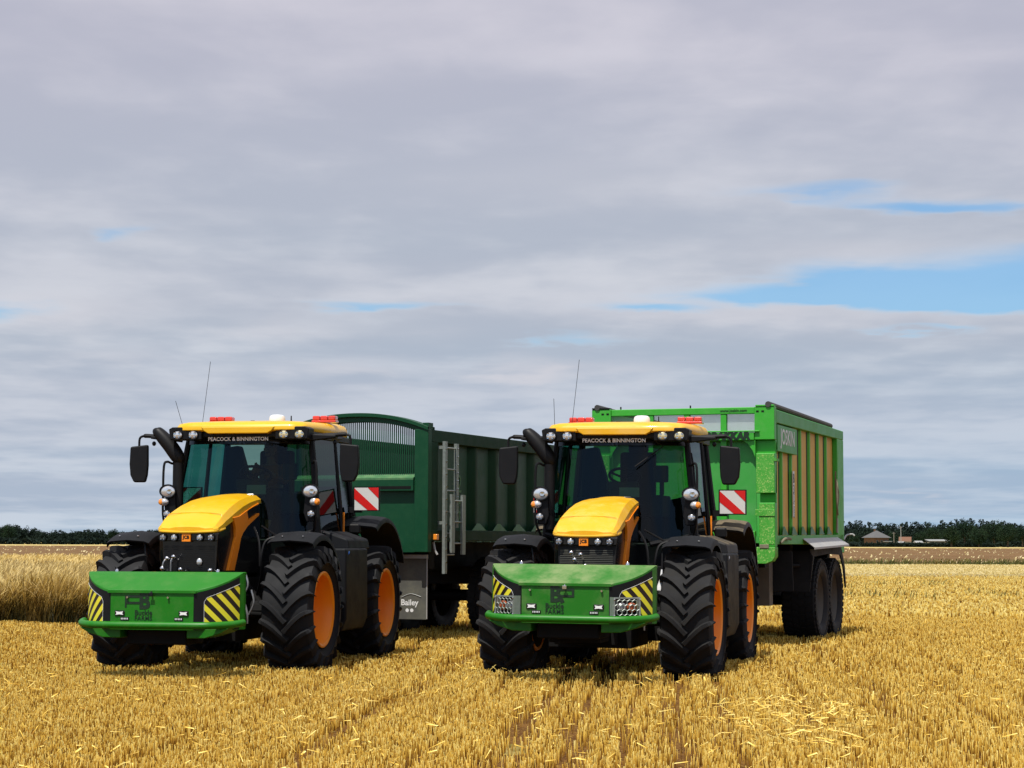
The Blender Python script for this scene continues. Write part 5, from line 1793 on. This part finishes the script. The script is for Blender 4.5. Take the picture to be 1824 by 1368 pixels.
vl.build('valve', 'grey_steel', D_)
trailer_wheels(D_, (3.5, 4.95), 1.24, .68, .56)

# ------------------------------------------------------------------ the driver of the left tractor
def skin_obj(name, verts, edges, radii, mat, parent=None, root=0, sub=2):
    me = bpy.data.meshes.new(name)
    me.from_pydata(verts, edges, [])
    o = bpy.data.objects.new(name, me)
    COL.objects.link(o)
    md = o.modifiers.new('skin', 'SKIN')
    for i, r_ in enumerate(radii):
        rr = r_ if isinstance(r_, tuple) else (r_, r_)
        me.skin_vertices[0].data[i].radius = rr
        me.skin_vertices[0].data[i].use_root = (i == root)
    md.use_smooth_shade = True
    s_ = o.modifiers.new('sub', 'SUBSURF')
    s_.levels = sub
    s_.render_levels = sub
    me.materials.append(MATS[mat])
    if parent:
        o.parent = parent
    return o


P = thing('person', 'person in an orange brown shirt sitting in the left cab, hands on the steering wheel', 'person')
M = Matrix.Translation(TL_.location) @ TL_.rotation_euler.to_matrix().to_4x4()
P.location = M @ Vector((.0, 2.15, 2.13))
P.rotation_euler = TL_.rotation_euler
# local: X right, -Y forward, Z up, origin on the seat
V = [(0, .05, .08), (0, .10, .26), (0, .10, .42), (0, .08, .52), (0, .05, .60), (0, .02, .68),           # pelvis..neck..head
     (-.19, .08, .47), (-.25, -.06, .27), (-.17, -.30, .36), (-.15, -.385, .40),
     (.19, .08, .47), (.25, -.06, .27), (.15, -.30, .36), (.11, -.385, .40),
     (-.11, -.02, .07), (-.15, -.42, .09), (-.15, -.50, -.28), (-.15, -.62, -.36),
     (.11, -.02, .07), (.15, -.42, .09), (.15, -.50, -.28), (.15, -.62, -.36)]
E_ = [(0, 1), (1, 2), (2, 3), (3, 4), (4, 5), (2, 6), (6, 7), (7, 8), (8, 9), (2, 10), (10, 11), (11, 12), (12, 13), (0, 14), (14, 15), (15, 16), (16, 17), (0, 18), (18, 19), (19, 20), (20, 21)]
Rr = [(.16, .12), (.14, .11), (.15, .11), .065, .055, .05, .07, .05, .038, .03, .07, .05, .038, .03, .09, .07, .05, .04, .09, .07, .05, .04]
skin_obj('body', V, E_, Rr, 'skin', P, 0)
Vs = V[:3] + [(0, .09, .47)] + V[6:9] + V[10:13]
Es = [(0, 1), (1, 2), (2, 3), (2, 4), (4, 5), (5, 6), (2, 7), (7, 8), (8, 9)]
skin_obj('shirt', Vs, Es, [(.175, .135), (.155, .125), (.165, .125), .075, .082, .062, .048, .082, .062, .048], 'shirt', P, 0)
Vt = [V[0]] + V[14:17] + V[18:21]
skin_obj('trousers', Vt, [(0, 1), (1, 2), (2, 3), (0, 4), (4, 5), (5, 6)], [(.17, .13), .10, .08, .06, .10, .08, .06], 'trousers', P, 0)
hd = MB()
hd.ellipsoid((0, .02, .73), (.075, .095, .115), 18, 12)
hd.ellipsoid((0, -.055, .655), (.045, .04, .04), 12, 8)
hd.ellipsoid((0, -.085, .725), (.014, .024, .026), 8, 6)
for s_ in (-1, 1):
    hd.ellipsoid((s_ * .078, .02, .72), (.012, .022, .03), 8, 6)
hd.build('head', 'skin', P)
ey = MB()
for s_ in (-1, 1):
    ey.ellipsoid((s_ * .03, -.070, .745), (.012, .010, .007), 8, 6)
ey.ellipsoid((0, -.083, .672), (.024, .008, .005), 8, 5)
ey.build('face_features', 'hair', P)
hr = MB()
hr.ellipsoid((0, .04, .775), (.083, .092, .085), 16, 10)
hr.build('hair', 'hair', P)
for s_ in (-1, 1):
    Hx, Hy, Hz = s_ * .13 - .02, -.40, .405
    V = [(Hx, Hy + .02, Hz), (Hx, Hy - .05, Hz + .01)]
    E_ = [(0, 1)]
    rr = [(.036, .018), (.038, .016)]
    for k, (dx, L) in enumerate(((-.027, .030), (-.009, .034), (.009, .032), (.026, .026))):
        i = len(V)
        V += [(Hx + dx, Hy - .075, Hz + .012), (Hx + dx, Hy - .075 - L * .6, Hz - .002), (Hx + dx, Hy - .085 - L * .6, Hz - .025), (Hx + dx, Hy - .06 - L * .4, Hz - .038)]
        E_ += [(1, i), (i, i + 1), (i + 1, i + 2), (i + 2, i + 3)]
        rr += [.010, .009, .0085, .007]
    i = len(V)
    V += [(Hx - s_ * .038, Hy - .02, Hz - .01), (Hx - s_ * .048, Hy - .05, Hz - .022), (Hx - s_ * .04, Hy - .07, Hz - .036)]
    E_ += [(0, i), (i, i + 1), (i + 1, i + 2)]
    rr += [.012, .010, .008]
    skin_obj('hand', V, E_, rr, 'skin', P, 0, 1)
